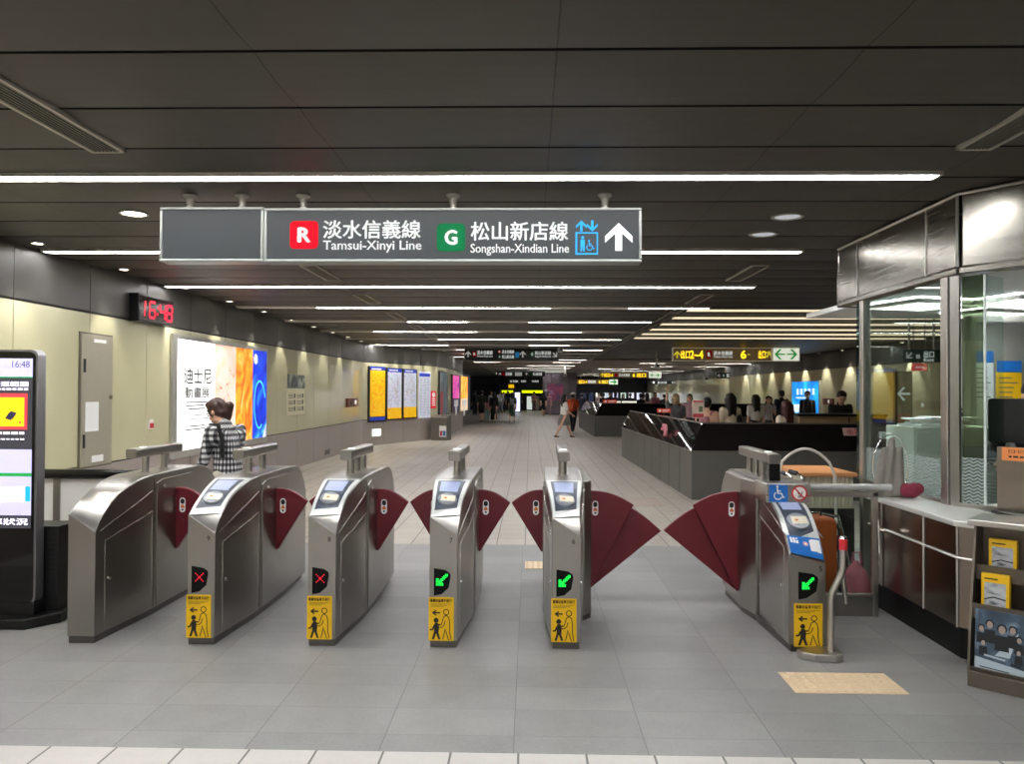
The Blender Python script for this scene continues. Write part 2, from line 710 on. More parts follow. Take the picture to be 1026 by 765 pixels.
# ---------------------------------------------------------------- ceiling lights
strip_em = mat('light_tube_white', '#fcfcff', .5, emit=44.0, var=.005)
strip_dim = mat('light_tube_dim', '#d8d2c6', .5, emit=.45, var=.05)
slotm = mat('light_slot_metal', '#cfcabd', .4, .4)


def strip(i, y, x0, x1, label):
    t = thing('ceiling_light', label, 'light', ((x0 + x1) / 2, y, CZ - .012), 0, 'linear ceiling lights')
    h = (x1 - x0) / 2
    b = MB()
    b.box(-h, h, -.07, -.052, -.0205, .012); b.box(-h, h, .052, .07, -.0205, .012); b.box(-h, h, -.052, .052, 0, .012)
    b.box(-h - .02, -h, -.07, .07, -.022, .012); b.box(h, h + .02, -.07, .07, -.022, .012)
    b.build('housing', slotm, t)
    b, c = MB(), MB(); n = max(1, round(2 * h / 1.2))
    rnd = random.Random(int(y * 100))
    for k in range(n):
        a, e = -h + 2 * h * k / n + .006, -h + 2 * h * (k + 1) / n - .006
        (c if y > 9 and rnd.random() < .42 else b).box(a, e, -.05, .05, -.014, -.001)
    b.build('diffuser', strip_em, t)
    if c.v:      # dim segments picked at random, so farther rows look patchy
        c.build('dim_diffuser', strip_dim, t)
    return t


YS = [5.02 + 2.52 * k for k in range(-5, 12)]
for k, y in enumerate(YS):
    kk = k - 5
    if kk == 0:
        y -= .11
    if kk < 0:
        lab = 'white linear ceiling light behind the photographer, %s from the hanging sign' % NUM[-kk - 1]
        strip(k, y, -4.85, 2.65, lab)
    elif kk == 0:
        strip(k, y, -4.85, P(937, 180, Y=y).x, 'long bright white ceiling light strip just in front of the hanging direction sign')
    else:
        strip(k, y, -4.82, 2.36 if y > 13 else (2.62 if kk < 2 else 2.9), 'thin white ceiling light strip, %s row behind the hanging direction sign' % NUM[kk - 1])
# pale blades of the recess: each a lit batten
batten = mat('warm_batten_light', '#ffe9c4', .5, emit=1.0, var=.02)
for k in range(6):
    y = 13.4 + 1.36 * k
    t = thing('ceiling_batten_light', 'cream lit batten across the dark ceiling recess, %s from the near edge' % NUM[k], 'light', (6.5, y, CZ + .02), 0, 'lit battens in the dark recess')
    b = MB(); b.box(-3.8, 3.75, -.03, .03, -.01, .022); b.build('diffuser', batten, t)
    b = MB(); b.box(-3.8, 3.75, -.04, .04, .022, .12)
    for x in (-2.5, 0, 2.5):
        b.box(x - .02, x + .02, -.02, .02, .12, .28)
    b.build('housing', dk, t)

# ---------------------------------------------------------------- linear air diffusers
slat = mat('diffuser_slat', '#6e6a60', .45, .4)
dfr = mat('diffuser_frame', '#b4aea2', .45, .2)


def diffuser(x, ya, yb, label, z=CZ - .012):
    t = thing('air_diffuser', label, 'vent', (x, (ya + yb) / 2, z), 0, 'linear air diffusers in the ceiling')
    h = (yb - ya) / 2
    b = MB()
    b.box(-.1, -.078, -h, h, -.012, .01); b.box(.078, .1, -h, h, -.012, .01)
    b.box(-.1, .1, -h, -h + .02, -.012, .01); b.box(-.1, .1, h - .02, h, -.012, .01)
    b.build('frame', dfr, t)
    b = MB()
    b.box(-.078, .078, -h + .02, h - .02, .0, .01)
    for k in range(7):
        xx = -.068 + k * .0225
        b.box(xx - .004, xx + .004, -h + .02, h - .02, -.010, 0)
    b.build('slats', slat, t)


for x, side in ((-2.45, 'left'), (2.5, 'right')):
    diffuser(x, 2.0, 4.40, 'pale framed slatted air diffuser in the ceiling close overhead, %s side' % side)
    for k, y in enumerate(YS[6:13]):
        diffuser(x, y + .85, y + 2.0, 'narrow pale air diffuser on the %s of the ceiling, %s one past the sign' % (side, NUM[k]))

# ---------------------------------------------------------------- downlights and cameras
trimring = mat('downlight_ring', '#b8b4ab', .35, .5)
lamp_em = mat('downlight_lamp', '#fff6e6', .5, emit=30.0, var=.005)
lamp_dim = mat('downlight_prismatic', '#c9cdd2', .25, emit=.55, var=.35, scale=60)


def downlight(x, y, label, r=.09, dim=False, group=None, z=CZ - .014):
    t = thing('downlight', label, 'light', (x, y, z), 0, group)
    b = MB(); b.lathe([(r, .02), (r, -.006), (r * .84, -.008), (r * .80, .0), (r * .80, .02)], seg=24); b.build('trim_ring', trimring, t)
    b = MB(); b.lathe([(r * .79, .015), (r * .79, .001), (r * .3, -.003)], seg=24); b.build('lamp', lamp_dim if dim else lamp_em, t)
    return t


def spot(x, y, z, e, ang=70, blend=.6, col=(1, .96, .88), tilt=(0, 0), r=.04):
    l = bpy.data.lights.new('wall_washer', 'SPOT')
    l.energy = e; l.spot_size = math.radians(ang); l.spot_blend = blend; l.color = col; l.shadow_soft_size = r
    o = bpy.data.objects.new('wall_washer', l); COL.objects.link(o)
    o.location = (x, y, z); o.rotation_euler = (tilt[0], tilt[1], 0)
    return o


q = P(134, 212, Z=CZ); downlight(q.x, q.y, 'bright round downlight in the ceiling left of the blank hanging panel', .11)
spot(q.x, q.y, CZ - .03, 110, 120)
for px, py, w in ((789, 217, 'larger'), (765, 234.5, 'smaller')):
    q = P(px, py, Z=CZ - .014); downlight(q.x, q.y, 'round prismatic downlight right of the hanging sign, the %s looking of the two' % w, .125, True, 'two prismatic downlights')
# wall washers, each one a downlight with its lamp
for k in range(13):
    y = 5.6 + 1.55 * k if k < 11 else 5.6 + 1.55 * k
    if y > 21.9:
        break
    downlight(XL + .24, y, 'small round wall washer downlight above the left wall, %s along' % NUM[k], .06, False, 'wall washers along the left wall')
    spot(XL + .24, y, CZ - .03, 60, 64, .2, tilt=(0, -.05))
for k in range(7):
    u = .4 + .62 * k
    qx = FB.loc(u, 0, .22) if u < 4.1 else FC.loc(u - 4.1 + .1, 0, .22)
    downlight(qx[0], qx[1], 'small wall washer downlight above the map boards, %s along' % NUM[k], .06, False, 'wall washers above the map boards')
    spot(qx[0], qx[1], CZ - .03, 50, 60, .25)
for k in range(9):
    y = 21 + 2.0 * k
    downlight(XR - .26, y, 'small wall washer downlight above the right wall, %s along' % NUM[k], .06, False, 'wall washers along the right wall')
    spot(XR - .26, y, CZ - .03, 150, 70, .25, tilt=(0, .05))
# hall lights in the recess, and strips over the far end
for i, (x, y) in enumerate([(x, y) for y in (14.2, 18.2, 22.4, 26.6, 31.0) for x in (4.6, 8.2)]):
    downlight(x, y, 'small downlight high in the black recess, %s of ten counted from the front' % NUM[i], .08, True, 'downlights in the black recess', CZ + .286)
    spot(x, y, CZ + .26, 330, 130, .8, (1, .92, .82), r=.06)
for k in range(7):
    y = 35.5 + 4.4 * k
    strip(0, y, -2.6, 2.3, 'dim ceiling strip over the far corridor, %s beyond the panelled ceiling' % NUM[k])
    strip(0, y + .8, 4.0, 11.0, 'dim ceiling strip over the far shops, %s beyond the recess' % NUM[k])
cam_m = mat('camera_housing', '#c9c6be', .4)
for px, py, Y, lab in ((561.5, 350, 24.0, 'white security camera on a ceiling stem beside the dark line sign'),
                       (566, 375, 40.0, 'tiny white security camera hanging by the mirror pillar'),
                       (658, 366, 27.0, 'small white security camera below the yellow exit sign'),
                       (707, 379, 34.0, 'small white security camera near the right wall corner')):
    q = P(px, py, Y=Y)
    t = thing('security_camera', lab, 'camera', (q.x, q.y, q.z))
    b = MB(); top = (CZ + .299 if q.x > 2.64 and q.y < 33.5 else CZ - (.0145 if q.y < 33.5 else .002)) - q.z; b.tube([(0, 0, .05), (0, 0, top)], .025, 8); b.lathe([(.07, top - .03), (.07, top)], seg=12); b.build('stem', cam_m, t)
    b = MB(); b.box(-.07, .07, -.22, .16, -.09, .06); b.build('housing', cam_m, t, bevel=.012)
    b = MB(); b.tube([(0, -.22, -.015), (0, -.25, -.015)], [.055, .05], 14); b.build('lens', BLACKG, t)
# ---------------------------------------------------------------- fare gates
GF = P(445, 645, Z=0).y - .07          # the line of the gates' front feet
GL = 1.78
ST = [(0, .815, .705), (.04, .84, .765), (.09, .868, .815), (.16, .898, .872), (.24, .928, .916), (.33, .955, .95), (.42, .976, .975), (.52, .991, .991), (.64, 1.0, 1.0),
      (1.16, 1.0, 1.0), (1.38, .996, .996), (1.48, .985, .985), (1.56, .964, .964), (1.63, .93, .93), (1.69, .88, .88), (1.74, .82, .82), (1.78, .75, .75)]
panelm = mat('reader_panel_white', '#c9ccc8', .3, .25, var=.03)
bezel = mat('reader_bezel', '#39424e', .3)
scr_em = mat('gate_screen', '#7f8aa8', .3, emit=.42, var=.05)
discm = mat('reader_disc', '#8d9298', .3, .3)
cardm = mat('card_print', '#d9d2bb', .5, var=.2, scale=60)
mint = mat('mint_lettering', '#7fc0a8', .5)
blackled = mat('led_window', '#050505', .5, spec=.2)
green_em = mat('led_green', '#10ff50', .5, emit=1.3, var=.02)
red_em = mat('led_red', '#f01030', .5, emit=.8, var=.02)
orange = mat('orange_print', '#d0722a', .5)
footm = mat('gate_foot', (.16, .15, .14), .4, 1.0)
seam_l = mat('bright_seam', (.72, .7, .66), .25, 1.0)


class Gate:
    """surface of one gate: half widths along its depth and its hood curve"""

    def __init__(s, hf, hm, st=None):
        s.hf, s.hm = hf, hm
        s.st = st or ST

    def hw(s, y):
        a = min(1, y / .58)
        c = min(1, max(0, (GL - y)) / .5)
        k = lambda t: t * t * (3 - 2 * t) if t < 1 else 1
        return s.hf + (s.hm - s.hf) * min((a + k(a)) / 2, (c * .4 + .6))

    def top(s, u, y):
        S = s.st
        for i in range(len(S) - 1):
            if S[i][0] <= y <= S[i + 1][0]:
                t = (y - S[i][0]) / (S[i + 1][0] - S[i][0])
                l = S[i][1] + (S[i + 1][1] - S[i][1]) * t
                r = S[i][2] + (S[i + 1][2] - S[i][2]) * t
                return l + (r - l) * (u + 1) / 2
        return S[-1][1]

    def on(s, u, y, off):
        hw = s.hw(y)
        e = .01
        z0, z1 = s.top(u, max(0, y - e)), s.top(u, min(GL, y + e))
        n = Vector((0, -(z1 - z0), 2 * e)).normalized()
        return Vector((u * hw, y, s.top(u, y))) + n * off

    def patch(s, b, u0, u1, y0, y1, off, m=0, n=8, th=.004, v0l=None, v0r=None):
        """a thin plate on the hood; y0 may slant from v0l (left) to v0r (right)"""
        vs, fs = [], []
        for k in range(n + 1):
            for o in (off, off - th):
                for u in (u0, u1):
                    st = y0
                    if v0l is not None:
                        st = v0l if u == u0 else v0r
                    vs.append(s.on(u, st + (y1 - st) * k / n, o))
        for k in range(n):
            a = k * 4; c = a + 4
            fs += [(a, a + 1, c + 1, c), (a + 2, c + 2, c + 3, a + 3), (a, c, c + 2, a + 2), (a + 1, a + 3, c + 3, c + 1)]
        fs += [(0, 2, 3, 1), (n * 4, n * 4 + 1, n * 4 + 3, n * 4 + 2)]
        b.add(vs, fs, m, False)

    def body(s):
        b = MB()
        vs, fs = [], []
        for (y, l, r) in s.st:
            h = s.hw(y)
            ch = .005
            vs += [(-h, y, .045), (-h, y, l - ch), (-h + ch, y, l), (h - ch, y, r), (h, y, r - ch), (h, y, .045)]
        n = len(s.st)
        for i in range(n - 1):
            a, c = i * 6, i * 6 + 6
            for k in range(6):
                k2 = (k + 1) % 6
                fs.append((a + k, c + k, c + k2, a + k2))
        fs.append((0, 1, 2, 3, 4, 5))
        e = (n - 1) * 6
        fs.append((e + 5, e + 4, e + 3, e + 2, e + 1, e))
        b.add(vs, fs, 0, True)
        return b


def child_pictogram(b, m, x0, z0, w, h):
    """adult in outline steering a child in solid black, with an arrow"""
    X = lambda u: x0 + u * w
    Z = lambda v: z0 + v * h
    q = lambda pts: [(X(u), Z(v)) for u, v in pts]
    lw = w * .035
    y = -.0035
    b.stroke(circ(X(.70), Z(.66), h * .062, 16), lw, y, m, True)
    b.stroke(q([(.70, .585), (.60, .55), (.56, .46), (.50, .36), (.36, .36), (.35, .315), (.52, .305), (.62, .36), (.66, .45)]), lw, y, m)
    b.stroke(q([(.70, .585), (.80, .54), (.84, .42), (.84, .20), (.90, .03), (.80, .02), (.70, .20), (.66, .28), (.62, .16), (.56, .03)]), lw, y, m)
    b.flat(circ(X(.30), Z(.47), h * .058, 14), y, m)
    b.flat(q([(.24, .41), (.38, .41), (.42, .30), (.40, .18), (.48, .03), (.40, .03), (.30, .17), (.22, .03), (.13, .03), (.22, .2), (.22, .3)]), y, m)
    b.stroke(q([(.24, .36), (.16, .26), (.06, .25)]), w * .07, y, m)
    b.stroke(q([(.36, .36), (.48, .37)]), w * .06, y, m)
    b.stroke(q([(.46, .645), (.16, .645)]), w * .06, y, m)
    b.stroke(q([(.30, .70), (.16, .645), (.30, .59)]), w * .06, y, m)


def gate_sensor_bar(t, posts, cx=0.0, y0=.58, y1=1.28):
    bar = MB()
    bar.prism(rrect(cx - .042, cx + .042, 1.115, 1.185, .014), y0, y1, 'y', smooth=True)
    o = bar.build('sensor_bar', STEEL_M, t, bevel=.004)
    b = MB(); b.lathe([(.026, 0), (.026, .003), (.004, .0035)], c=(cx, y0 + .16, 1.1855), seg=16); b.build('indicator_lamp', L_WHITE, o)
    for yy in posts:
        b = MB(); b.tube([(cx, yy, .985), (cx, yy, 1.12)], .026, 16); b.lathe([(.036, 0), (.036, .006), (.028, .008)], c=(cx, yy, 1.0), seg=16)
        b.build('post', STEEL, t)


def pill(parent, x, y, z):
    """small upright safety sticker on a paddle, facing the viewer"""
    b = MB()
    b.flat(rrect(x - .022, x + .022, z - .055, z + .055, .0215, 5), y, 0)
    b.flat(rrect(x - .016, x + .016, z + .008, z + .048, .0155, 5), y - .0006, 1)
    b.flat([(x - .016, z - .022), (x - .012, z - .004), (x - .004, z + .004), (x + .006, z + .002), (x + .014, z - .006), (x + .016, z - .022)], y - .0006, 2)
    b.flat(circ(x, z - .036, .008, 10), y - .0006, 1)
    return b.build('wing_sticker', [PAPER, INK, orange], parent)


def wing(t, side, h, y=.98, A=.865, B=.41, reach=.236, tip=.77, name='wing', n=10, sticker=True):
    """fan shaped paddle: pivots at its lower corner, rounded along the top"""
    x0 = side * (h - .03)
    piv = Vector((x0, B))
    a = Vector((x0, A)); e = Vector((side * (h + reach), tip))
    pts = [piv, Vector((side * (h + .012), B - .005))]
    for k in range(n + 1):
        s_ = 1 - k / n
        q = a.lerp(e, s_)
        q.y += .035 * math.sin(PI * s_) + 0
        pts.append(q)
    b = MB(); b.prism([(p.x, p.y) for p in pts], y - .02, y + .02, 'y')
    o = b.build(name, WINE, t, bevel=.006)
    if sticker:
        pill(o, side * (h + .052), y - .0215, .735)
    return o


def access(t, g, side):
    """door panel, hood seam and housing plate on one flank"""
    def plate(b, pts, off, m):
        # pts (y,z) -> on the flank, pushed off
        vs = []
        for o in (off, -.002):
            for (y, z) in pts:
                vs.append((side * (g.hw(y) + o), y, z))
        n = len(pts)
        fs = [list(range(n)), list(range(n, 2 * n))[::-1]] + [(i, n + i, n + (i + 1) % n, (i + 1) % n) for i in range(n)]
        if side > 0:
            fs = [f[::-1] for f in fs] if False else fs
        b.add(vs, fs, m)
    def line(b, pts, w, m):
        for i in range(len(pts) - 1):
            (ya, za), (yb, zb) = pts[i], pts[i + 1]
            d = Vector((yb - ya, zb - za)).normalized(); nn = Vector((-d.y, d.x)) * w / 2
            n = 5
            for k in range(n):
                p0 = (ya + (yb - ya) * k / n, za + (zb - za) * k / n)
                p1 = (ya + (yb - ya) * (k + 1) / n, za + (zb - za) * (k + 1) / n)
                plate(b, [(p0[0] + nn.x, p0[1] + nn.y), (p0[0] - nn.x, p0[1] - nn.y), (p1[0] - nn.x, p1[1] - nn.y), (p1[0] + nn.x, p1[1] + nn.y)], .0025, m)
    b = MB()
    line(b, [(.10, .07), (.10, .63), (.62, .74), (.62, .07)], .006, 0)
    o = b.build('access_door', [seam_l], t)
    b = MB(); b.tube([(side * (g.hw(.14) - .004), .14, .38), (side * (g.hw(.14) + .006), .14, .38)], .011, 12); b.build('lock', CHROME, o)
    b = MB()
    line(b, [(.05, .70), (.62, .885)], .006, 0)
    line(b, [(.64, .05), (.64, .97)], .008, 1)
    b.build('hood_seam', [seam_l, footm], t)
    b = MB()
    for (y, z) in ((.25, .70), (.40, .745)):
        b.tube([(side * (g.hw(y) - .004), y, z), (side * (g.hw(y) + .003), y, z)], .007, 8)
    b.build('sensor_eye', footm, t)
    b = MB()
    pts = [(.68, .05), (.68, .93), (.76, .955), (1.22, .955), (1.22, .05)]
    plate(b, pts, .008, 0)
    b.build('paddle_housing', STEEL_M, t, bevel=.002)
    b = MB(); b.tube([(side * (g.hw(.78) + .006), .78, .90), (side * (g.hw(.78) + .012), .78, .90)], .012, 12); b.build('housing_lock', CHROME, t)


def led(t, kind, x0=-.06, x1=.045, z0=.325, z1=.495, hw=.09):
    b = MB()
    poly = [(x0, z0), (x0 + .05, z0 + .01), (x1 - .012, z0 + .05), (x1, z0 + .12), (x1 - .004, z1 - .03), (x1 - .03, z1 - .012), (x0, z1)]
    b.prism(poly, -.004, .004, 'y')
    o = b.build('status_light', blackled, t)
    cx, cz = (x0 + x1) / 2 - .002, (z0 + z1) / 2 + .015
    b = MB()
    R = .0042
    for i in range(8):
        for j in range(8):
            u, v = i - 3.5, j - 3.5
            if kind == 'green':    # arrow pointing down-left
                a = (abs(u - v) < 1.6 and u < 3.9) or (u < -2 and v < 1.2) or (v < -2 and u < 1.2)
            else:                  # red cross
                a = abs(abs(u) - abs(v)) < .6 and abs(u) < 3
            if a:
                b.flat(circ(cx + u * .0095, cz + v * .0095, R, 6), -.0048, 0)
    b.build('arrow' if kind == 'green' else 'cross', green_em if kind == 'green' else red_em, o)


def kid_sticker(t, x0=-.092, x1=.066, z0=.045, z1=.315):
    b = MB(); b.box(x0, x1, -.003, .002, z0, z1)
    o = b.build('child_safety_sticker', YEL, t)
    o['label'] = 'yellow sticker with adult and child pictogram'
    b = MB(); w, h = x1 - x0, z1 - z0
    child_pictogram(b, 0, x0, z0, w, h)
    for k, ww in enumerate((.8, .66, .5)):
        zz = z0 + h * (.845 - .028 * k)
        b.stroke([(x0 + w * .08, zz), (x0 + w * (.08 + ww), zz)], h * .008, -.0035)
    b.build('pictogram', INK, o)
    text('lettering', '看顧幼童牽手前行', x0 + w * .06, z0 + h * .885, w * .86, h * .08, -.0036, INK, o, bold=.035)


def reader(t, g, extra=False, y1=.50):
    b = MB()
    g.patch(b, -.93, .93, 0, y1, .005, 0, v0l=.004, v0r=.085)
    pn = b.build('reader_panel', panelm, t)
    pn['label'] = 'white card reader panel'
    b = MB(); g.patch(b, -.74, .72, 0, .46, .008, 0, v0l=.06, v0r=.125); o = b.build('reader_bezel', bezel, pn)
    b = MB(); g.patch(b, -.58, .50, .27, .43, .0095, 0); b.build('screen', scr_em, pn)
    # the reader disc with its card picture
    b = MB()
    c = g.on(0, .175, .009)
    e1 = (g.on(.5, .175, .009) - c).normalized()
    e2 = (g.on(0, .23, .009) - c).normalized()
    n = e1.cross(e2)
    rx, ry = g.hw(.17) * .60, .066
    vs = [c + n * .012] + [c + e1 * rx * math.cos(a) + e2 * ry * math.sin(a) + n * .010 for a in [2 * PI * k / 24 for k in range(24)]] + [c + e1 * rx * 1.06 * math.cos(a) + e2 * ry * 1.06 * math.sin(a) - n * .002 for a in [2 * PI * k / 24 for k in range(24)]]
    fs = [(0, 1 + k, 1 + (k + 1) % 24) for k in range(24)] + [(1 + k, 25 + k, 25 + (k + 1) % 24, 1 + (k + 1) % 24) for k in range(24)]
    b.add(vs, fs, 0, True)
    b.build('card_reader', discm, pn)
    b = MB()
    cc = c + n * .0135
    w, h = rx * .68, ry * .58
    sk = e1 * .01
    vs = [cc - e1 * w - e2 * h, cc + e1 * w - e2 * h * .7 + sk, cc + e1 * w + e2 * h + sk, cc - e1 * w + e2 * h * .8]
    b.add(vs, [(0, 1, 2, 3)], 0)
    dd = cc + n * .0006 - e1 * w * .3
    b.add([dd + e1 * .012 * math.cos(2 * PI * k / 8) + e2 * .010 * math.sin(2 * PI * k / 8) for k in range(8)], [tuple(range(8))], 1)
    b.build('card_picture', [cardm, orange], pn)
    b = MB()
    for k in range(9):
        u = -.72 + .12 * k
        v = .016 + .078 * (u + .75) / 1.5
        if k != 5:
            g.patch(b, u, u + .08, v, v + .030, .0075, 0, n=2, th=.001)
    b.build('mint_lettering', mint, pn)
    return pn


def number(t, s, x=.045, z=.655):
    text('gate_number', s, x - .008, z, .018, .030, -.0028, INK, t, bold=.01)


def make_gate(label, cx, hf=.088, hm=.135, led_kind=None, posts=(.78, 1.06), num=None, wings=(-1, 1)):
    t = thing('fare_gate', label, 'gate', (cx, GF, 0), -.014, 'row of steel fare gates')
    g = Gate(hf, hm)
    g.body().build('body', STEEL_M, t, bevel=.0025)
    b = MB(); b.box(-hf + .008, hf - .008, .012, GL - .01, 0, .05); b.prism([(-hf + .006, .01), (hf - .006, .01), (hm - .01, .6), (hm - .01, 1.2), (hf, GL - .02), (-hf, GL - .02), (-hm + .01, 1.2), (-hm + .01, .6)][::-1], 0, .05, 'z')
    b.build('foot', footm, t)
    for sd in (-1, 1):
        access(t, g, sd)
    gate_sensor_bar(t, posts)
    for sd in wings:
        wing(t, sd, hm + .008)
    if led_kind:
        reader(t, g)
        led(t, led_kind)
        kid_sticker(t)
        number(t, num)
    return t, g


_x = [0, P(199, 642.5, Y=GF).x, P(323.5, 643.5, Y=GF).x, P(444, 645, Y=GF).x, P(568, 648, Y=GF).x]
sp = .766
c4 = _x[3]
CXS = [c4 - 3 * sp, c4 - 2 * sp, c4 - sp, c4, c4 + sp]
make_gate('plain steel fare gate with no reader on its front, beside the black screen kiosk', CXS[0] - .0)
make_gate('steel fare gate with a red cross, nearest the plain gate beside the kiosk', CXS[1], led_kind='red', num='9')
make_gate('steel fare gate with a red cross and three posts under its top bar, gate 8', CXS[2], led_kind='red', num='8', posts=(.72, .90, 1.1))
make_gate('steel fare gate with a green arrow and two equal small red wings, gate 7', CXS[3], led_kind='green', num='7', posts=(.76, .96, 1.1))
g5, gg5 = make_gate('steel fare gate with a green arrow and a wide double wing, gate 6', CXS[4], led_kind='green', num='6', posts=(.76, .96, 1.1), wings=(-1,))


WR = .555


def wide_wings(t, side, x, y):
    """two overlapping fan blades of the wide lane, pivoting from x"""
    Z0 = .135
    def fan(name, y_, a, e, bulge, sticker):
        pts = [Vector((x - side * .03, Z0)), Vector((x + side * .02, Z0 - .012))]
        for k in range(13):
            s_ = 1 - k / 12
            q_ = Vector(a).lerp(Vector(e), s_)
            d = Vector((e[0] - a[0], e[1] - a[1])); nn = Vector((-d.y, d.x)).normalized()
            if nn.y < 0:
                nn = -nn
            q_ = q_ + nn * bulge * math.sin(PI * s_)
            pts.append(q_)
        b = MB(); b.prism([(p.x, p.y) for p in pts], y_ - .018, y_ + .018, 'y')
        o = b.build(name, WINE, t, bevel=.006)
        if sticker:
            pill(o, x + side * .058, y_ - .0195, .735)
    fan('wing', y, (x - side * .03, .865), (x + side * .345, .762), .035, True)
    fan('wing', y + .04, (x - side * .03, .80), (x + side * WR, .562), .075, False)


def wing_box(t, side, xa, xb, y0, y1, top=.975):
    """the deeper cabinet that holds the wide wings"""
    b = MB()
    lo, hi = min(xa, xb), max(xa, xb)
    if side > 0:
        pl = [(lo, y0), (hi - .05, y0), (hi, y0 + .07), (hi, y1 - .05), (hi - .05, y1), (lo, y1)]
    else:
        pl = [(lo + .045, y0), (hi, y0), (hi, y1), (lo + .05, y1), (lo, y1 - .05), (lo, y0 + .24)]
    b.prism(pl, .03, top, 'z', smooth=False)
    o = b.build('wide_wing_cabinet', STEEL_M, t, bevel=.008)
    pl2 = [((p[0] - (lo + hi) / 2) * .94 + (lo + hi) / 2, p[1]) for p in pl]
    b = MB(); b.prism(pl2, 0, .035, 'z'); b.build('cabinet_foot', footm, o)
    b = MB(); xx = hi - .06 if side > 0 else lo + .10
    b.tube([(xx, y0 - .004 + (0 if side > 0 else .0), .91), (xx, y0 + .012, .91)], .012, 12); b.build('cabinet_lock', CHROME, o)


wing_box(g5, 1, .11, .20, .62, 1.42)
wide_wings(g5, 1, .19, .98)

# the accessible gate on the right of the wide lane
AX = P(809, 650, Y=GF).x
t = thing('accessible_fare_gate', 'wide steel fare gate with the blue wheelchair sign, on the right of the wide lane', 'gate', (AX, GF, 0), -.010, 'row of steel fare gates')
ST6 = [(0, .605, .545), (.05, .665, .63), (.10, .715, .695), (.16, .765, .755), (.22, .808, .803), (.28, .838, .836), (.35, .862, .862), (.415, .873, .873), (.42, .99, .99)] + [r for r in ST if r[0] >= .52]
g = Gate(.112, .115, ST6)
g.body().build('body', STEEL_M, t, bevel=.006)
b = MB(); b.prism([(-.1, .01), (.1, .01), (.13, .6), (.13, 1.2), (.1, 1.76), (-.1, 1.76), (-.13, 1.2), (-.13, .6)], 0, .05, 'z'); b.build('foot', footm, t)
for sd in (-1, 1):
    access(t, g, sd)
gate_sensor_bar(t, (.80, .95, 1.12), -.045, .5, 1.3)
b = MB(); b.box(-.085, -.01, .50, .56, 1.0, 1.115); b.build('sensor_window', BLACKG, t)
pn = reader(t, g, y1=.40)
led(t, 'green', x0=-.055, x1=.065)
kid_sticker(t, -.082, .092, .035, .30)
number(t, '5', .08, .50)
wing_box(t, -1, -.175, -.09, .66, 1.42)
wide_wings(t, -1, -.165, .99)
# sign box over the reader
b = MB(); b.box(-.150, .150, .36, .62, .868, .998); so = b.build('sign_box', STEEL, t, bevel=.008)
b = MB(); b.box(-.128, -.005, .356, .361, .876, .990); wc = b.build('wheelchair_sign', BLUE, so)
wc['label'] = 'blue wheelchair sign'


def wheelchair_icon(b, cx, cz, s, y, m=0):
    q = lambda pts: [(cx + u * s, cz + v * s) for u, v in pts]
    b.flat(circ(cx - .06 * s, cz + .40 * s, .075 * s, 12), y, m)
    b.stroke(q([(-.06, .30), (-.03, -.02), (.20, -.02), (.30, -.28), (.40, -.24)]), .085 * s, y, m)
    b.stroke(q([(-.04, .14), (.16, .14)]), .07 * s, y, m)
    b.stroke(circ(cx - .02 * s, cz - .16 * s, .24 * s, 20, 2.2, 5.9), .07 * s, y, m)


b = MB(); wheelchair_icon(b, -.068, .935, .105, .3552); b.build('pictogram', WHITE, wc)
b = MB(); b.flat(circ(.072, .935, .050, 24), .3586, 1); b.stroke(circ(.072, .935, .047, 28), .010, .3578, 0, True)
b.stroke([(.040, .969), (.104, .901)], .009, .3576, 0)
b.stroke([(.060, .950), (.066, .930), (.088, .930), (.092, .947)], .006, .3582, 2); b.stroke(circ(.070, .913, .007, 8), .004, .3582, 2, True); b.stroke(circ(.086, .913, .007, 8), .004, .3582, 2, True)
b.stroke([(-.148, .920), (-.130, .920)], .006, .3588, 0); b.stroke([(.122, .920), (.148, .920)], .006, .3588, 0)
po = b.build('no_pushchair_sign', [RED, WHITE, INK], so)
po['label'] = 'red ring no pushchair sign'
# blue and white notice along the foot of the slope
b = MB()
g.patch(b, -.9, .9, 0, .088, .010, 0, n=3, th=.002, v0l=.004, v0r=.010)
g.patch(b, .28, .86, .03, .080, .0108, 1, n=2, th=.001)
c_ = g.on(.05, .055, .0112); e1 = (g.on(.4, .055, .0112) - c_).normalized(); e2 = (g.on(.05, .09, .0112) - c_).normalized()
for r_, m_, o_ in ((.016, 1, 0), (.013, 2, .0006), (.008, 1, .0012)):
    b.add([c_ + e1 * r_ * math.cos(2 * PI * k / 16) + e2 * r_ * math.sin(2 * PI * k / 16) + e1.cross(e2) * o_ for k in range(16)], [tuple(range(16))], m_)
for k in range(3):
    u_ = -.78 + .16 * k
    g.patch(b, u_, u_ + .12, .052, .078, .0108, 1, n=1, th=.001)
nt_ = b.build('blue_notice', [BLUE, PAPER, RED], t)

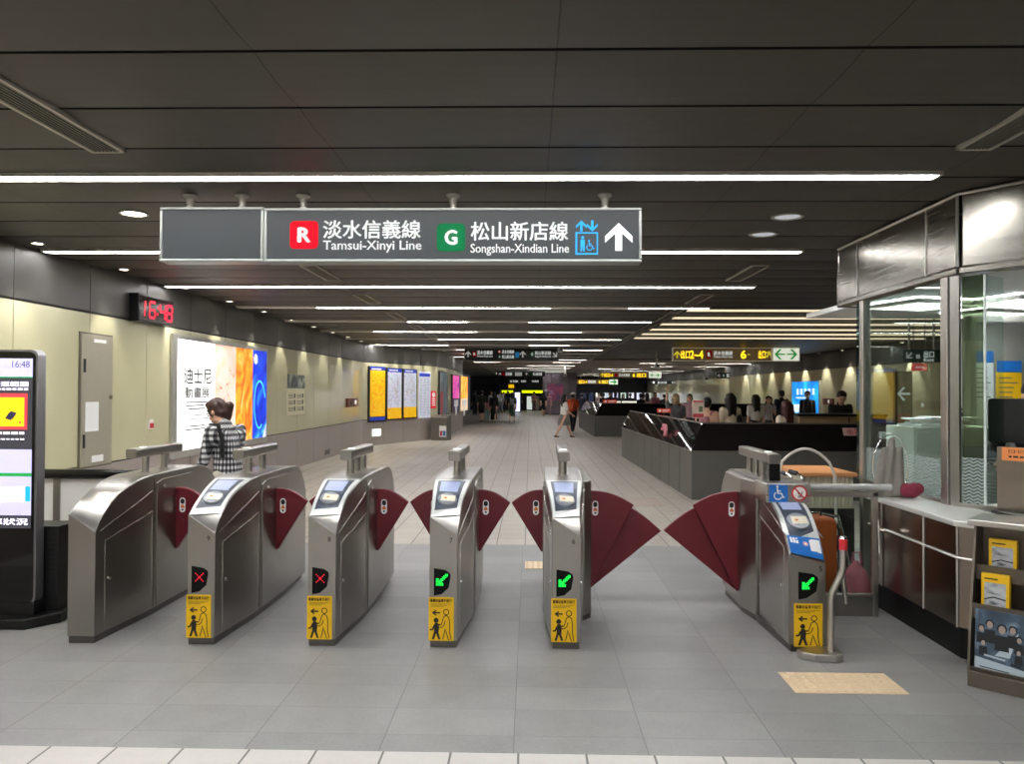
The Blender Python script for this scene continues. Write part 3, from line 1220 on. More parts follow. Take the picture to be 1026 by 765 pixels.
# guard post with a red band in front of it
gp = thing('guard_post', 'bent steel guard post with a red top band, at the foot of the accessible gate', 'post', (AX + .105, GF - .10, 0))
b = MB()
b.tube([(0, 0, .03), (0, 0, .36), (.012, 0, .40), (.06, 0, .50), (.072, 0, .54), (.075, 0, .66)], .021, 14)
b.tube([(.072, 0, .535), (.085, .03, .50), (.125, .10, .36), (.14, .12, .30)], .014, 12)
b.build('tube', STEEL, gp)
b = MB(); b.tube([(.075, 0, .655), (.075, 0, .72)], .024, 16); b.build('red_band', RED, gp)['label'] = 'glossy red band'
b = MB(); b.tube([(.075, 0, .72), (.075, 0, .735)], [.0235, .019], 16); b.build('cap', CHROME, gp)
b = MB(); b.prism([(-.20, .02), (-.19, -.03), (-.12, -.07), (.0, -.085), (.05, -.06), (.055, .05), (.02, .085), (-.10, .08)], 0, .045, 'z'); b.build('base', STEEL, gp, bevel=.006)
def print_bars(name, x0, z0, w, h, y, m, parent, M=None):
    rnd = random.Random(int(abs(w * 1e4)))
    b = MB(); x = x0
    while x < x0 + w - .004:
        d = min(rnd.uniform(.5, 2.2) * h + .012, x0 + w - x)
        b.flat([(x, z0), (x + d, z0), (x + d, z0 + h), (x, z0 + h)], y)
        x += d + .008
    return b.build(name, m, parent, M=M)


# ---------------------------------------------------------------- information kiosk on the far left
KY = P(5, 631, Z=0).y
ky = KY + .10                                     # plane of the screen
kr = P(35.5, 480, Y=ky).x
kz = P(43, 350, Y=ky).z
kw = .74
kc = kr - kw / 2
t = thing('information_kiosk', 'tall black digital screen kiosk with silver edge standing left of the gates', 'kiosk', (kc, ky, 0))
lz = lambda py: P(20, py, Y=ky).z
lx = lambda px: P(px, 450, Y=ky).x - kc
silver = mat('silver_edge', '#9a9a9c', .3, .8)
b = MB(); b.prism(rrect(-kw / 2, kw / 2, .14, kz, .05, 6), .012, .10, 'y', smooth=True); b.build('casing', silver, t)
b = MB(); b.prism(rrect(-kw / 2 + .015, kw / 2 - .015, .155, kz - .015, .042, 6), 0, .03, 'y', smooth=True); face = b.build('front_glass', mat('kiosk_glass', '#050506', .06, rvar=.02), t)
lav = mat('screen_lavender', '#c9c4f2', .3, emit=.8, var=.03)
slate = mat('screen_slate', '#3d3d45', .3, emit=.6, var=.03)
syel = mat('screen_yellow', '#ffd21a', .3, emit=.85, var=.03)
scor = mat('screen_coral', '#f0404c', .3, emit=.8)
sgrn = mat('screen_green', '#21a04a', .3, emit=.8)
scyan = mat('screen_cyan', '#22b4e6', .3, emit=.8)
swht = mat('screen_white', '#f4f0ff', .3, emit=.85)
spink = art_mat('screen_haze', [(0.2, '#e9d3dc'), (.6, '#efe9f4'), (.8, '#d9a9a9')], 5, .75)
b = MB()
x1 = lx(32); x0 = -kw / 2 + .07


def rc(xa, xb, ya, yb, m, off):
    b.flat([(xa, lz(yb)), (xb, lz(yb)), (xb, lz(ya)), (xa, lz(ya))], -off, m)


rc(x0, x1, 359, 529, 1, .0015)
rc(x0, x1, 359, 378, 0, .002)
rc(x0, x1, 377.2, 378.4, 4, .0024)
rc(x0, lx(27), 394, 430, 3, .0022)
rc(x0, lx(24), 398, 427, 2, .0026)
rc(x0, x1, 450, 516, 0, .0022)
rc(x0, x1, 473.5, 477, 4, .0026)
rc(lx(-40), lx(28), 487, 503, 7, .0026)
rc(lx(26), lx(31), 487, 502, 5, .003)
scr = b.build('screen', [lav, slate, syel, scor, sgrn, scyan, swht, spink], t)
scr['label'] = 'lit touch screen with yellow card notice'
b = MB()
for dx, dz in ((0, 0), (.012, .010)):
    b.add([(lx(5) + dx, -.004 - dx * .05, lz(419) + dz), (lx(11) + dx, -.004 - dx * .05, lz(421) + dz), (lx(15) + dx, -.004 - dx * .05, lz(415) + dz), (lx(9) + dx, -.004 - dx * .05, lz(413) + dz)], [(0, 1, 2, 3)], 0)
b.flat(circ(lx(20), lz(423), .008, 10), -.004, 1)
b.build('card_picture', [mat('card_navy', '#2c3456', .4, emit=.3), scor], scr)
text('lettering', '16:48', lx(11.5), lz(368), lx(29) - lx(11.5), lz(361.5) - lz(368), -.0035, mat('screen_ink', '#55556a', .4), scr)
text('lettering', '請感應進入捷運範圍', x0 + .03, lz(387), x1 - x0 - .06, lz(382) - lz(387), -.0035, swht, scr, bold=.01)
print_bars('small_print', x0 + .03, lz(390.8), x1 - x0 - .06, lz(388.6) - lz(390.8), -.0035, swht, scr)
print_bars('small_print', x0 + .03, lz(435), x1 - x0 - .08, lz(432.4) - lz(435), -.0035, swht, scr)
print_bars('small_print', x0 + .03, lz(440.5), x1 - x0 - .08, lz(439) - lz(440.5), -.0035, swht, scr)
text('lettering', '各車站乘車狀況', x0 + .02, lz(525.5), lx(29) - x0 - .02, lz(519) - lz(525.5), -.0035, swht, scr, bold=.01)
b = MB(); b.prism(rrect(-kw / 2 + .02, kw / 2 - .0, .06, .16, .02), .0, .34, 'y'); b.box(-kw / 2 + .03, kw / 2 - .03, .10, .12, .16, .7)
b.box(-kw / 2 + .03, kw / 2 + .09, .12, .36, .06, lz(530))
for k in range(9):
    z = .30 + k * .034
    b.box(kw / 2 + .01, kw / 2 + .075, .1165, .12, z, z + .008)
b.build('vented_back_cabinet', BLACK, t, bevel=.004)
b = MB(); b.prism([(-kw / 2 - .06, -.10), (kw / 2 - .0, -.10), (kw / 2 + .14, .08), (kw / 2 + .14, .42), (-kw / 2 - .06, .42)], 0, .07, 'z'); b.build('base', BLACK, t, bevel=.01)

# barrier behind it, between the end gate and the wall
by = GF + GL - .25
xa, xb = XL + .02, CXS[0] - .16
t = thing('side_barrier', 'low white barrier with black top rail between the wall and the end gate', 'barrier', ((xa + xb) / 2, by, 0))
h = (xb - xa) / 2
b = MB(); b.prism(rrect(-.05, .05, .86, .94, .03, 5), -h, h, 'x', smooth=True); b.build('top_rail', BLACKG, t)
b = MB(); b.box(-h, h, -.012, .012, .10, .86); b.build('panel', WHITE, t)
for x in (-h + .05, 0, h - .05):
    b = MB(); b.box(x - .025, x + .025, -.03, .03, 0, .87); b.build('post', STEEL_D, t)

# ---------------------------------------------------------------- station booth on the right
bronze = mat('bronze_steel', (.30, .25, .21), .24, 1.0, var=.12, scale=2, stretch=(1, 1, 12))
ledgem = mat('ledge_steel', (.74, .73, .70), .38, .55, var=.04)
fasc = mat('fascia_steel', (.25, .238, .21), .26, 1.0, var=.08, scale=1.5, stretch=(1, 1, 25))
trimb = mat('trim_bright', (.62, .6, .56), .3, 1.0)
cpl = [(2.59, 5.95), (2.59, 4.74), (2.675, 4.63), (3.55, 3.76), (4.7, 3.76)]
cin = [(4.7, 4.22), (3.74, 4.22), (2.99, 4.96), (2.99, 5.95)]
t = thing('booth_counter', 'low bronze steel counter wall of the glass station booth with bright ledge', 'counter', (2.59, 4.74, 0))
L = lambda pl: [(p[0] - 2.59, p[1] - 4.74) for p in pl]
def inset(pl, d):
    c = Vector((4.0, 5.2)); out = []
    for p in pl:
        v = c - Vector(p); out.append(tuple(Vector(p) + v.normalized() * d))
    return out + cin
b = MB(); b.prism(L(inset(cpl, .03)), 0, .19, 'z'); b.build('kick_plate', mat('black_kick', '#0a0a0a', .4, spec=.25), t)
b = MB(); b.prism(L(inset(cpl, .008)), .19, .80, 'z'); b.build('panel', bronze, t)
b = MB(); b.prism(L(inset(cpl, -.025)), .80, .835, 'z'); b.build('ledge', ledgem, t, bevel=.006)
b = MB()
pts = L(inset(cpl, -.001))[:4]
for z in (.61,):
    for i in range(3):
        a, c = Vector((*pts[i], z)), Vector((*pts[i + 1], z))
        b.tube([a, c], .008, 6)
for (x, y) in ((-.0, .40), (-.0, 1.0), (.0, .0), (.085, -.11)):
    b.tube([(x + .002, y, .19), (x + .002, y, .80)], .007, 6)
b.build('trim_strip', trimb, t)

# glazed upper part
GX, GA, GB = 2.92, 7.40, 5.36
dv = Vector((.62, -.785)).normalized()
bo = thing('booth_glazing', 'steel framed glass upper part of the station booth under a steel fascia', 'booth', (GX, GB, 0))
def lb(x, y): return (x - GX, y - GB)
fr = MB()
def plate2(b, p, q_, z0, z1, th, m=0):
    p, q_ = Vector(p), Vector(q_)
    d = (q_ - p).normalized(); n = Vector((-d.y, d.x)) * th / 2
    b.prism([tuple(p + n), tuple(q_ + n), tuple(q_ - n), tuple(p - n)], z0, z1, 'z', m)
p0, p1, p2 = (0, GA - GB), (0, 0), tuple(dv * 1.75)
b = MB()
for z0, z1, off in ((2.47, CZ - .014, .07), (2.42, 2.47, .05)):
    plate2(b, (off, GA - GB), (off, -.0), z0, z1, .10)
    q1 = Vector((off, 0)); plate2(b, q1, q1 + dv * 1.75, z0, z1, .10)
b.box(.02, .6, GA - GB, GA - GB + .05, 2.42, CZ - .014)
b.build('fascia', fasc, bo, bevel=.01)
b = MB()
for y in (.42, 1.62):
    b.box(.012, .022, y - .006, y + .006, 2.47, CZ - .014)
b.tube([(.02, 0.0, 2.475), (.02, 0.0, CZ - .014)], .012, 8)
b.tube([(.015, GA - GB, CZ - .026), (.015, -.02, CZ - .026), tuple(Vector((.015, -.02)) + dv * 1.7) + (CZ - .026,)], .012, 6)
b.build('fascia_trim', trimb, bo)
for i, (x, y, w) in enumerate(((0, 1.42, .07), (0, .06, .09))):
    b = MB(); b.box(x - w / 2, x + w / 2, y - w / 2, y + w / 2, .835 if y < 1 else 0, 2.41); b.build('post', STEEL, bo, bevel=.006)
b = MB(); b.prism([(-.03, .02), (.012, -.03), (.035, -.012), (.01, .05)], .835, 2.41, 'z'); b.build('corner_post', STEEL_D, bo)
b = MB(); plate2(b, (0, 0), tuple(dv * 1.7), .835, .86, .05); plate2(b, (0, .06), (0, 1.42), .835, .86, .05)
b.build('sill', STEEL_D, bo)
# frosted wave film
wv = bpy.data.materials.new('frosted_wave_film'); wv.use_nodes = True
nt = wv.node_tree; nt.nodes.clear()
out = nd(nt, 'ShaderNodeOutputMaterial'); tr = nd(nt, 'ShaderNodeBsdfTransparent'); df = nd(nt, 'ShaderNodeBsdfDiffuse'); df.inputs[0].default_value = lin('#c4d2cf')
tc = nd(nt, 'ShaderNodeTexCoord'); spx = nd(nt, 'ShaderNodeSeparateXYZ'); nt.links.new(tc.outputs['Object'], spx.inputs[0])
hx = math_(nt, 'SUBTRACT', spx.outputs[0], spx.outputs[1])
ph = math_(nt, 'MULTIPLY', math_(nt, 'SINE', math_(nt, 'MULTIPLY', hx, 85.0)), .28)
fz = math_(nt, 'FRACT', math_(nt, 'ADD', math_(nt, 'MULTIPLY', spx.outputs[2], 44.0), ph))
msk = math_(nt, 'MULTIPLY', math_(nt, 'LESS_THAN', fz, .6), .42)
mx = nd(nt, 'ShaderNodeMixShader'); nt.links.new(msk, mx.inputs[0]); nt.links.new(tr.outputs[0], mx.inputs[1]); nt.links.new(df.outputs[0], mx.inputs[2]); nt.links.new(mx.outputs[0], out.inputs[0])
def pane(name, p, q_, z0, z1, m=GLASS, th=.012, par=bo):
    b = MB(); plate2(b, p, q_, z0, z1, th); return b.build(name, m, par)
g1 = pane('glass_pane', (.0, .11), (.0, 1.38), .86, 2.40)
pane('frosted_film', (-.009, .11), (-.009, 1.38), .86, 1.14, wv, .003, g1)
g2 = pane('glass_pane', tuple(dv * .05), tuple(dv * .185), .86, 2.40, glass_mat('tinted_glass', '#aebba8', gloss=.14))
pane('frosted_film', tuple(dv * .05 + Vector((-.008, -.006))), tuple(dv * .185 + Vector((-.008, -.006))), .86, 1.17, wv, .003, g2)
g3 = pane('glass_pane', tuple(dv * .185), tuple(dv * .185 + Vector((.22, .16))), .86, 2.40)
pane('frosted_film', tuple(dv * .19 + Vector((.004, -.004))), tuple(dv * .19 + Vector((.19, .13))), .86, 1.17, wv, .003, g3)
b = MB(); b.tube([tuple(dv * .19) + (.86,), tuple(dv * .19) + (2.40,)], .009, 8); b.build('glass_edge', mat('glass_edge', '#dfe8e4', .2), bo)
pane('glass_fin', (-.0, 1.46), (-.0, 1.58), .84, 2.40, glass_mat('bluish_glass', '#a9c4cc', gloss=.12))

# what the booth holds
bcz = 2.43
wht = mat('booth_white', '#d9dad6', .5)
b = MB(); b.prism([(3.06, 8.6), (3.06, 5.45), (4.05, 4.25), (6.6, 4.25), (6.6, 8.6)], bcz, bcz + .05, 'z'); struct(b.build('ceiling_booth', wht))
b = MB(); b.box(4.55, 6.6, 8.2, 8.3, 0, bcz); b.box(6.6, 6.7, 3.76, 8.3, 0, bcz); struct(b.build('wall_booth', mat('booth_wall_grey', '#8c8b86', .5)))
louv = mat('booth_light', '#f4f8ff', .5, emit=30.0, var=.01)
for i, (x, y) in enumerate(((3.5, 7.0), (4.2, 6.75), (4.55, 7.75))):
    t = thing('booth_ceiling_light', 'louvred square ceiling light inside the booth, %s' % ('seen through the side pane', 'seen above the front opening', 'furthest back')[i], 'light', (x, y, bcz), .3, 'louvred lights in the booth')
    b = MB(); b.box(-.3, .3, -.3, .3, -.012, -.002); b.build('lamp', louv, t)
    b = MB()
    for k in range(7):
        c = -.3 + .1 * k
        b.box(c - .008, c + .008, -.3, .3, -.05, -.012); b.box(-.3, .3, c - .008, c + .008, -.05, -.012)
    b.build('louvre', ALU, t)
# front panel with the orange notice
fp0, fp1 = Vector((GX, GB)) + dv * .27, Vector((GX, GB)) + dv * 1.7
t = thing('service_window_panel', 'brown steel panel with an orange notice under the booth service window', 'panel', (fp0.x, fp0.y, .835))
d1 = fp1 - fp0
b = MB(); plate2(b, (.0, 0), tuple(d1), 0, .42, .05); b.build('panel', mat('brown_steel', (.25, .21, .17), .35, .9), t)
Mx = Matrix.Translation((.0, 0, 0)) @ Matrix.Rotation(math.atan2(d1.y, d1.x), 4, 'Z')
b = MB(); b.box(.03, .55, -.03, -.026, .335, .42); on_ = b.build('orange_notice', mat('orange_notice', '#e08848', .5), t, M=Mx)
text('lettering', '日已乘車票卡處理', .07, .385, .44, .022, -.031, INK, on_, M=Mx); print_bars('small_print', .07, .355, .44, .012, -.031, INK, on_, M=Mx)
b = MB(); b.box(.30, .38, -.031, -.026, .14, .22); b.build('white_tag', PAPER, t, M=Mx)
# black screen back and, behind it, a figure standing in for a reflection
t = thing('desk_monitor', 'big black monitor back standing behind the booth service window', 'monitor', (3.55, 5.38, .79), -.5)
b = MB(); b.prism(rrect(-.34, .34, .47, .78, .02), 0, .05, 'y'); b.build('screen_back', mat('monitor_back', '#141a18', .4), t, bevel=.006)
b = MB(); b.box(-.04, .04, .03, .08, .04, .6); b.box(-.14, .14, -.06, .16, .0, .04); b.build('stand', BLACK, t)
t = thing('booth_desk', 'grey work desk inside the booth', 'desk', (4.0, 5.75, 0))
b = MB(); b.box(-.6, 1.2, -.5, .1, .75, .79); b.build('desktop', WHITE, t)
for x in (-.55, 1.15):
    b = MB(); b.box(x - .03, x + .03, -.45, .05, 0, .75); b.build('leg', GREYP, t)
t = thing('storage_cabinet', 'pale green cabinet behind the side glass of the booth', 'cabinet', (3.55, 6.75, 0))
b = MB(); b.box(-.35, .45, -.25, .25, 0, 1.32); b.build('body', mat('pale_green', '#cdd6c8', .5), t, bevel=.005)
b = MB(); b.box(-.33, .04, -.262, -.25, .06, 1.28); b.box(.06, .43, -.262, -.25, .06, 1.28); b.build('doors', mat('pale_green', '#cdd6c8', .5), t, bevel=.003)
t = thing('paper_stack', 'loose white paper pile lying on the pale green cabinet', 'papers', (3.5, 6.7, 1.32))
b = MB()
for k in range(7):
    a = random.uniform(-.3, .3); M_ = Matrix.Translation((random.uniform(-.08, .12), 0, .012 * k)) @ Matrix.Rotation(a, 4, 'Z')
    b.box(-.2, .22, -.15, .15, 0, .011, M=M_)
b.build('sheets', PAPER, t)
t = thing('desk_phone', 'small black phone lying on the paper pile in the booth', 'phone', (3.62, 6.68, 1.405), .3)
b = MB(); b.prism([(-.08, 0), (.08, 0), (.08, .05), (-.02, .02), (-.08, .02)], -.04, .04, 'y'); b.build('body', BLACK, t, bevel=.006)
b = MB(); b.tube([(-.07, -.01, .045), (.0, -.01, .06), (.08, -.01, .065)], .014, 8); b.build('handset', BLACK, t)
for i, (x, y_, w, h, hd, lab) in enumerate(((4.72, 2.05, .28, .95, BLUE, 'white sheet with blue heading standing in for a map board reflection in the booth'), (5.02, 1.95, .26, .6, BLUE, 'yellow sheet with blue heading standing in for a map board reflection in the booth'))):  # sheets added in place of map boards reflected in the glass
    t = thing('reflected_map_sheet', lab, 'notice', (x, 8.19, y_))
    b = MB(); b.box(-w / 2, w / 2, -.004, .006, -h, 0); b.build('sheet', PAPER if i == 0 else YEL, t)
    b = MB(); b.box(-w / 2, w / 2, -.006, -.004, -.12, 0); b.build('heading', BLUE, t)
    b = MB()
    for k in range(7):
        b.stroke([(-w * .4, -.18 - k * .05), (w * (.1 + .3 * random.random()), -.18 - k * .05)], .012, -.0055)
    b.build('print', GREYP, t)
t = thing('door_frame', 'grey metal door frame standing inside the booth', 'frame', (4.32, 7.6, 0))
b = MB(); b.box(-.06, .0, -.05, .05, 0, 2.3); b.box(.9, .96, -.05, .05, 0, 2.3); b.box(-.06, .96, -.05, .05, 2.3, 2.36); b.build('frame', ALU, t)

# ---------------------------------------------------------------- brochure rack at the booth corner
ra, rb = P(969, 686.5, Z=0), P(1026, 700, Z=0)
rd = Vector((rb.x - ra.x, rb.y - ra.y, 0)).normalized()
rot = math.atan2(rd.y, rd.x)
rack = thing('brochure_rack', 'stepped brown metal brochure rack at the corner of the booth', 'rack', (ra.x, ra.y, 0), rot)
taupe = mat('rack_metal', '#6f675d', .38, .75, var=.05)
RW = 1.0
b = MB(); b.box(0, RW, 0, .40, 0, .085); b.build('base', taupe, rack, bevel=.004)
b = MB(); b.prism([(0, .085), (.40, .085), (.40, .86), (.16, .86), (.10, .60), (.03, .3)], 0, .012, 'x'); b.build('side_panel', taupe, rack)
b = MB(); b.prism([(0, .085), (.40, .085), (.40, .86), (.16, .86), (.10, .60), (.03, .3)], RW - .012, RW, 'x'); b.build('side_panel', taupe, rack)
b = MB(); b.box(.012, RW - .012, .30, .40, .085, .86); b.build('back_panel', taupe, rack)
for (y, z) in ((.07, .36), (.16, .56)):
    b = MB(); b.box(.012, RW - .012, y, .30, z, z + .012); b.prism([(y, z), (y + .006, z), (y - .004, z + .085), (y - .010, z + .085)], .012, RW - .012, 'x'); b.build('pocket', taupe, rack)
b = MB(); b.prism([(.012, .085), (.02, .085), (.012, .11), (.0, .11)], .012, RW - .012, 'x'); b.build('pocket', taupe, rack)
b = MB(); b.box(-.02, RW + .02, .09, .42, .835 + .03, .90); b.build('top', STEEL, rack, bevel=.006)
b = MB(); b.box(.34, .62, .2, .36, .90, .915); b.build('pen_tray', WHITE, rack)
photo = art_mat('booklet_photo', [(.3, '#3b3f44'), (.5, '#b9bcc0'), (.7, '#6f747a')], 9, 0, 5, .6, (1, 1, 2.2))


def booklet(x, y, z, w, h, d, tilt, label):
    t = thing('travel_booklet', label, 'booklet', rack.matrix_basis @ Vector((x, y, z)), rot, 'yellow booklets in the rack')
    t.rotation_mode = 'XYZ'
    M_ = Matrix.Rotation(-tilt, 4, 'X')
    b = MB(); b.box(-w / 2, w / 2, 0, d, 0, h, M=M_); b.build('cover', YEL, t, bevel=.002)
    b = MB(); b.flat([(-w * .38, h * .14), (w * .38, h * .14), (w * .38, h * .80), (-w * .38, h * .80)], -.0012); b.build('cover_photo', photo, t, M=M_)
    b = MB(); b.stroke([(-w * .38, h * .885), (w * .1, h * .885)], h * .03, -.0012); b.stroke([(-w * .38, h * .07), (w * .3, h * .07)], h * .02, -.0012)
    b.stroke([(-w * .38, h * .40), (-w * .05, h * .47), (w * .38, h * .43)], h * .03, -.0016)
    b.build('title_print', INK, t, M=M_)


rack_m = Matrix.Translation((ra.x, ra.y, 0)) @ Matrix.Rotation(rot, 4, 'Z')
rack.matrix_basis = rack_m
for i, x in enumerate((.115, .335, .53, .72)):
    w_ = ('nearest the rack\'s left side', 'second from the left side of the rack', 'third from the left side of the rack', 'fourth from the left side of the rack')[i]
    booklet(x + .012, .205, .572, .135, .215, .05, .05, 'yellow booklet with grey cover photo, upper pocket, ' + w_)
    booklet(x - .004, .105, .372, .135, .235, .045, .05, 'yellow booklet with grey cover photo, lower pocket, ' + w_)
# big dark magazine in the bottom pocket
mz = thing('film_magazine', 'large dark blue magazine with a group of faces in the bottom rack pocket', 'magazine', rack_m @ Vector((.145, .022, .086)), rot)
M_ = Matrix.Rotation(-.10, 4, 'X')
b = MB(); b.box(-.115, .115, 0, .02, 0, .335, M=M_); b.build('cover', art_mat('magazine_cover', [(.25, '#16202a'), (.5, '#3c5163'), (.7, '#8ea3b4')], 5, 0, 3, .5), mz)
b = MB()
skn, drk = mat('print_skin', '#a08c80', .5), mat('print_dark', '#0e1116', .5)
for x, z, s in ((-.085, .235, .8), (-.045, .262, 1), (.012, .245, 1.15), (.062, .25, .95), (.092, .205, .75), (-.075, .16, .7), (.09, .14, .65)):
    b.flat([(x - .03 * s, z - .10 * s), (x + .03 * s, z - .10 * s), (x + .025 * s, z - .03 * s), (x - .025 * s, z - .03 * s)], -.0012, 1)
    b.flat(circ(x, z + .004, .021 * s, 14), -.0015, 1)
    b.flat(circ(x, z - .003, .019 * s, 14, rx=.0145 * s), -.0018, 0)
b.flat([(-.02, .10), (.05, .10), (.09, .24), (.055, .2)], -.0011, 2)
b.flat([(-.115, .0), (.115, .0), (.115, .05), (-.115, .08)], -.0012, 2)
b.stroke([(-.07, .095), (.03, .085)], .01, -.002, 2); b.stroke([(-.09, .03), (.05, .025)], .005, -.002, 1); b.stroke([(.055, .07), (.10, .066)], .012, -.002, 1)
b.build('cover_print', [skn, drk, mat('print_pale', '#aab9c2', .5)], mz, M=M_)

# ---------------------------------------------------------------- barrier beside the accessible gate and what stands behind it
BY = 5.62
bx0, bx1 = AX + .17, P(879, 560, Y=BY).x
t = thing('glass_barrier', 'chrome railed glass barrier between the accessible gate and the booth', 'barrier', ((bx0 + bx1) / 2, BY, 0))
h = (bx1 - bx0) / 2
b = MB(); b.tube([(-h - .02, 0, .925), (h + .10, 0, .925)], .023, 16); b.build('handrail', RAIL, t)
b = MB(); b.box(-h, h, -.02, .02, .855, .895); b.box(-h, h, -.02, .02, .145, .165); b.build('cross_rail', STEEL, t, bevel=.004)
for x in (-h + .015, h - .025):
    b = MB(); b.box(x - .015, x + .025, -.02, .02, 0, .90); b.build('post', STEEL, t, bevel=.004)
b = MB(); b.box(-h + .04, h - .04, -.005, .005, .165, .855); b.build('glass_pane', GLASS, t)
b = MB(); b.box(-h + .03, h - .03, -.012, .012, .0, .145); b.build('bottom_panel', STEEL_M, t)
b = MB(); b.tube([(h - .002, -.035, .46), (h - .002, -.02, .70)], .012, 8); b.tube([(h, -.03, .62), (h + .03, -.03, .62)], .02, 8); b.build('hinge', CHROME, t)

maroon = mat('maroon_cloth', '#4c1322', .7, var=.2)
tyre = mat('wheel_tyre', '#15151a', .7)
wc = thing('wheelchair', 'folded maroon wheelchair parked behind the glass barrier', 'wheelchair', (2.31, 6.38, 0), .45)
for sx in (-.10, .10):
    b = MB(); b.tube([(sx, .29 * math.cos(a), .30 + .29 * math.sin(a)) for a in [2 * PI * k / 28 for k in range(28)]], .016, 8, closed=True); w_ = b.build('wheel', tyre, wc)
    b = MB()
    for k in range(10):
        a = 2 * PI * k / 10; b.tube([(sx, 0, .30), (sx, .28 * math.cos(a), .30 + .28 * math.sin(a))], .003, 5)
    b.tube([(sx - .03, 0, .30), (sx + .03, 0, .30)], .022, 10); b.build('spokes', CHROME, w_)
    b = MB(); s2 = sx * .6
    b.tube([(s2, .22, .92), (s2, .16, .90), (s2, .14, .5), (s2, .1, .30), (s2, -.30, .36), (s2, -.36, .12)], .013, 8)
    b.tube([(s2, .14, .62), (s2, -.22, .62), (s2, -.26, .5), (s2, -.26, .34)], .012, 8); b.build('frame_tube', CHROME, wc)
    b = MB(); b.tube([(s2, .22, .92), (s2, .30, .93)], .02, 10); b.build('hand_grip', BLACK, wc)
    b = MB(); b.tube([(s2 + .0, -.30 + .07 * math.cos(a), .075 + .065 * math.sin(a)) for a in [2 * PI * k / 16 for k in range(16)]], .012, 6, closed=True); b.build('castor', tyre, wc)
    b = MB(); b.box(s2 - .05, s2 + .05, -.44, -.34, .10, .115); b.build('footplate', BLACK, wc)
b = MB(); b.add([(-.06, .13, .50), (0, .14, .44), (.06, .13, .50), (-.06, .15, .86), (0, .12, .82), (.06, .15, .86)], [(0, 1, 4, 3), (1, 2, 5, 4)])
b.add([(-.06, .12, .46), (0, .12, .36), (.06, .12, .46), (-.06, -.26, .47), (0, -.26, .37), (.06, -.26, .47)], [(0, 3, 4, 1), (1, 4, 5, 2)])
o = b.build('sling_seat', maroon, wc); o.modifiers.new('s', 'SOLIDIFY').thickness = .02

oc = mat('orange_leather', '#b0521c', .55, var=.15)
t = thing('suitcase', 'orange brown suitcase behind the accessible gate, left of the wheelchair', 'suitcase', (2.17, 5.98, 0), .1)
b = MB(); b.prism(rrect(-.15, .15, .05, .66, .05, 5), -.11, .11, 'y', smooth=True); b.build('shell', oc, t, bevel=.02)
b = MB(); b.box(-.152, .152, -.006, .006, .06, .65); b.build('zip_band', BLACK, t)
b = MB(); b.tube([(-.07, 0, .655), (-.07, 0, .70), (.07, 0, .70), (.07, 0, .655)], .01, 8); b.build('handle', BLACK, t)
for x in (-.1, .1):
    b = MB(); b.tube([(x - .02, 0, .03), (x + .02, 0, .03)], .03, 12); b.build('caster', BLACK, t)
pk = mat('dusty_pink', '#c06a78', .7, var=.2, scale=20)
t = thing('pink_bag', 'dusty pink cloth bag on the floor behind the glass barrier', 'bag', (2.42, 5.78, 0))
blob('bag_body', [('e', (0, 0, .17), (.11, .06, .17)), ('e', (.02, .0, .08), (.12, .065, .08)), ('c', (-.02, 0, .27), (.0, 0, .34), .06, .03)], pk, t, .014, 3)
b = MB(); b.tube([(-.03, 0, .33), (-.02, 0, .42), (.03, 0, .43), (.04, 0, .33)], .008, 6); b.build('handle', pk, t)
t = thing('information_desk', 'small desk with orange wood top and cream ribbed front behind the barrier', 'desk', (2.70, 7.1, 0))
b = MB(); b.box(-.36, .14, -.36, .36, .88, .91); b.build('desktop', mat('orange_wood', '#c98a55', .4, var=.12, scale=4, stretch=(1, 12, 1)), t, bevel=.004)
b = MB(); b.box(-.335, .125, -.325, .335, 0, .60); b.build('black_kick_board', BLACK, t)
b = MB(); b.box(-.33, .12, -.31, .33, .60, .88)
for k in range(14):
    x = -.325 + k * .033
    b.tube([(x, -.31, .62), (x, -.31, .88)], .012, 6)
b.build('ribbed_front', mat('cream_ribs', '#cfc4ae', .5), t)
t = thing('bent_hose', 'white bent hose arching up behind the accessible gate', 'hose', (2.26, 6.45, 0))
pts = [(-.20, 0, 0), (-.2, 0, .55), (-.20, 0, .92)] + [(-.20 + .46 * k / 12, 0, .95 + .19 * math.sin(PI * (k + .6) / 13) ** .8) for k in range(1, 12)] + [(.27, 0, .92), (.28, 0, .5), (.28, 0, 0)]
b = MB(); b.tube(pts, .012, 8); b.build('tube', mat('hose_white', '#d8d2c6', .5), t)
clo = mat('grey_canvas', '#7d7970', .8, var=.15, scale=25)
t = thing('hooped_cloth', 'grey cloth draped over a thin wire hoop on the booth ledge', 'cloth', (2.69, 5.80, .835))
b = MB(); b.tube([(.13 * math.cos(a), .01, .22 + .24 * math.sin(a)) for a in [2 * PI * k / 30 for k in range(30)]], .004, 6, closed=True); b.build('wire_hoop', CHROME, t)
blob('draped_cloth', [('c', (-.10, 0, .02), (-.05, 0, .34), .045, .03), ('c', (-.03, 0, .02), (.01, .01, .42), .05, .025), ('c', (.04, -.01, .04), (.07, 0, .36), .05, .02), ('c', (-.09, 0, .03), (.09, 0, .04), .035, .04), ('c', (-.04, -.03, .1), (.0, -.03, .36), .014, .012), ('c', (.03, -.035, .1), (.05, -.02, .34), .014, .012)], clo, t, .012, 3)
t = thing('maroon_bundle', 'small crumpled maroon cloth bundle beside the grey hooped cloth', 'cloth', (2.80, 5.72, .835))
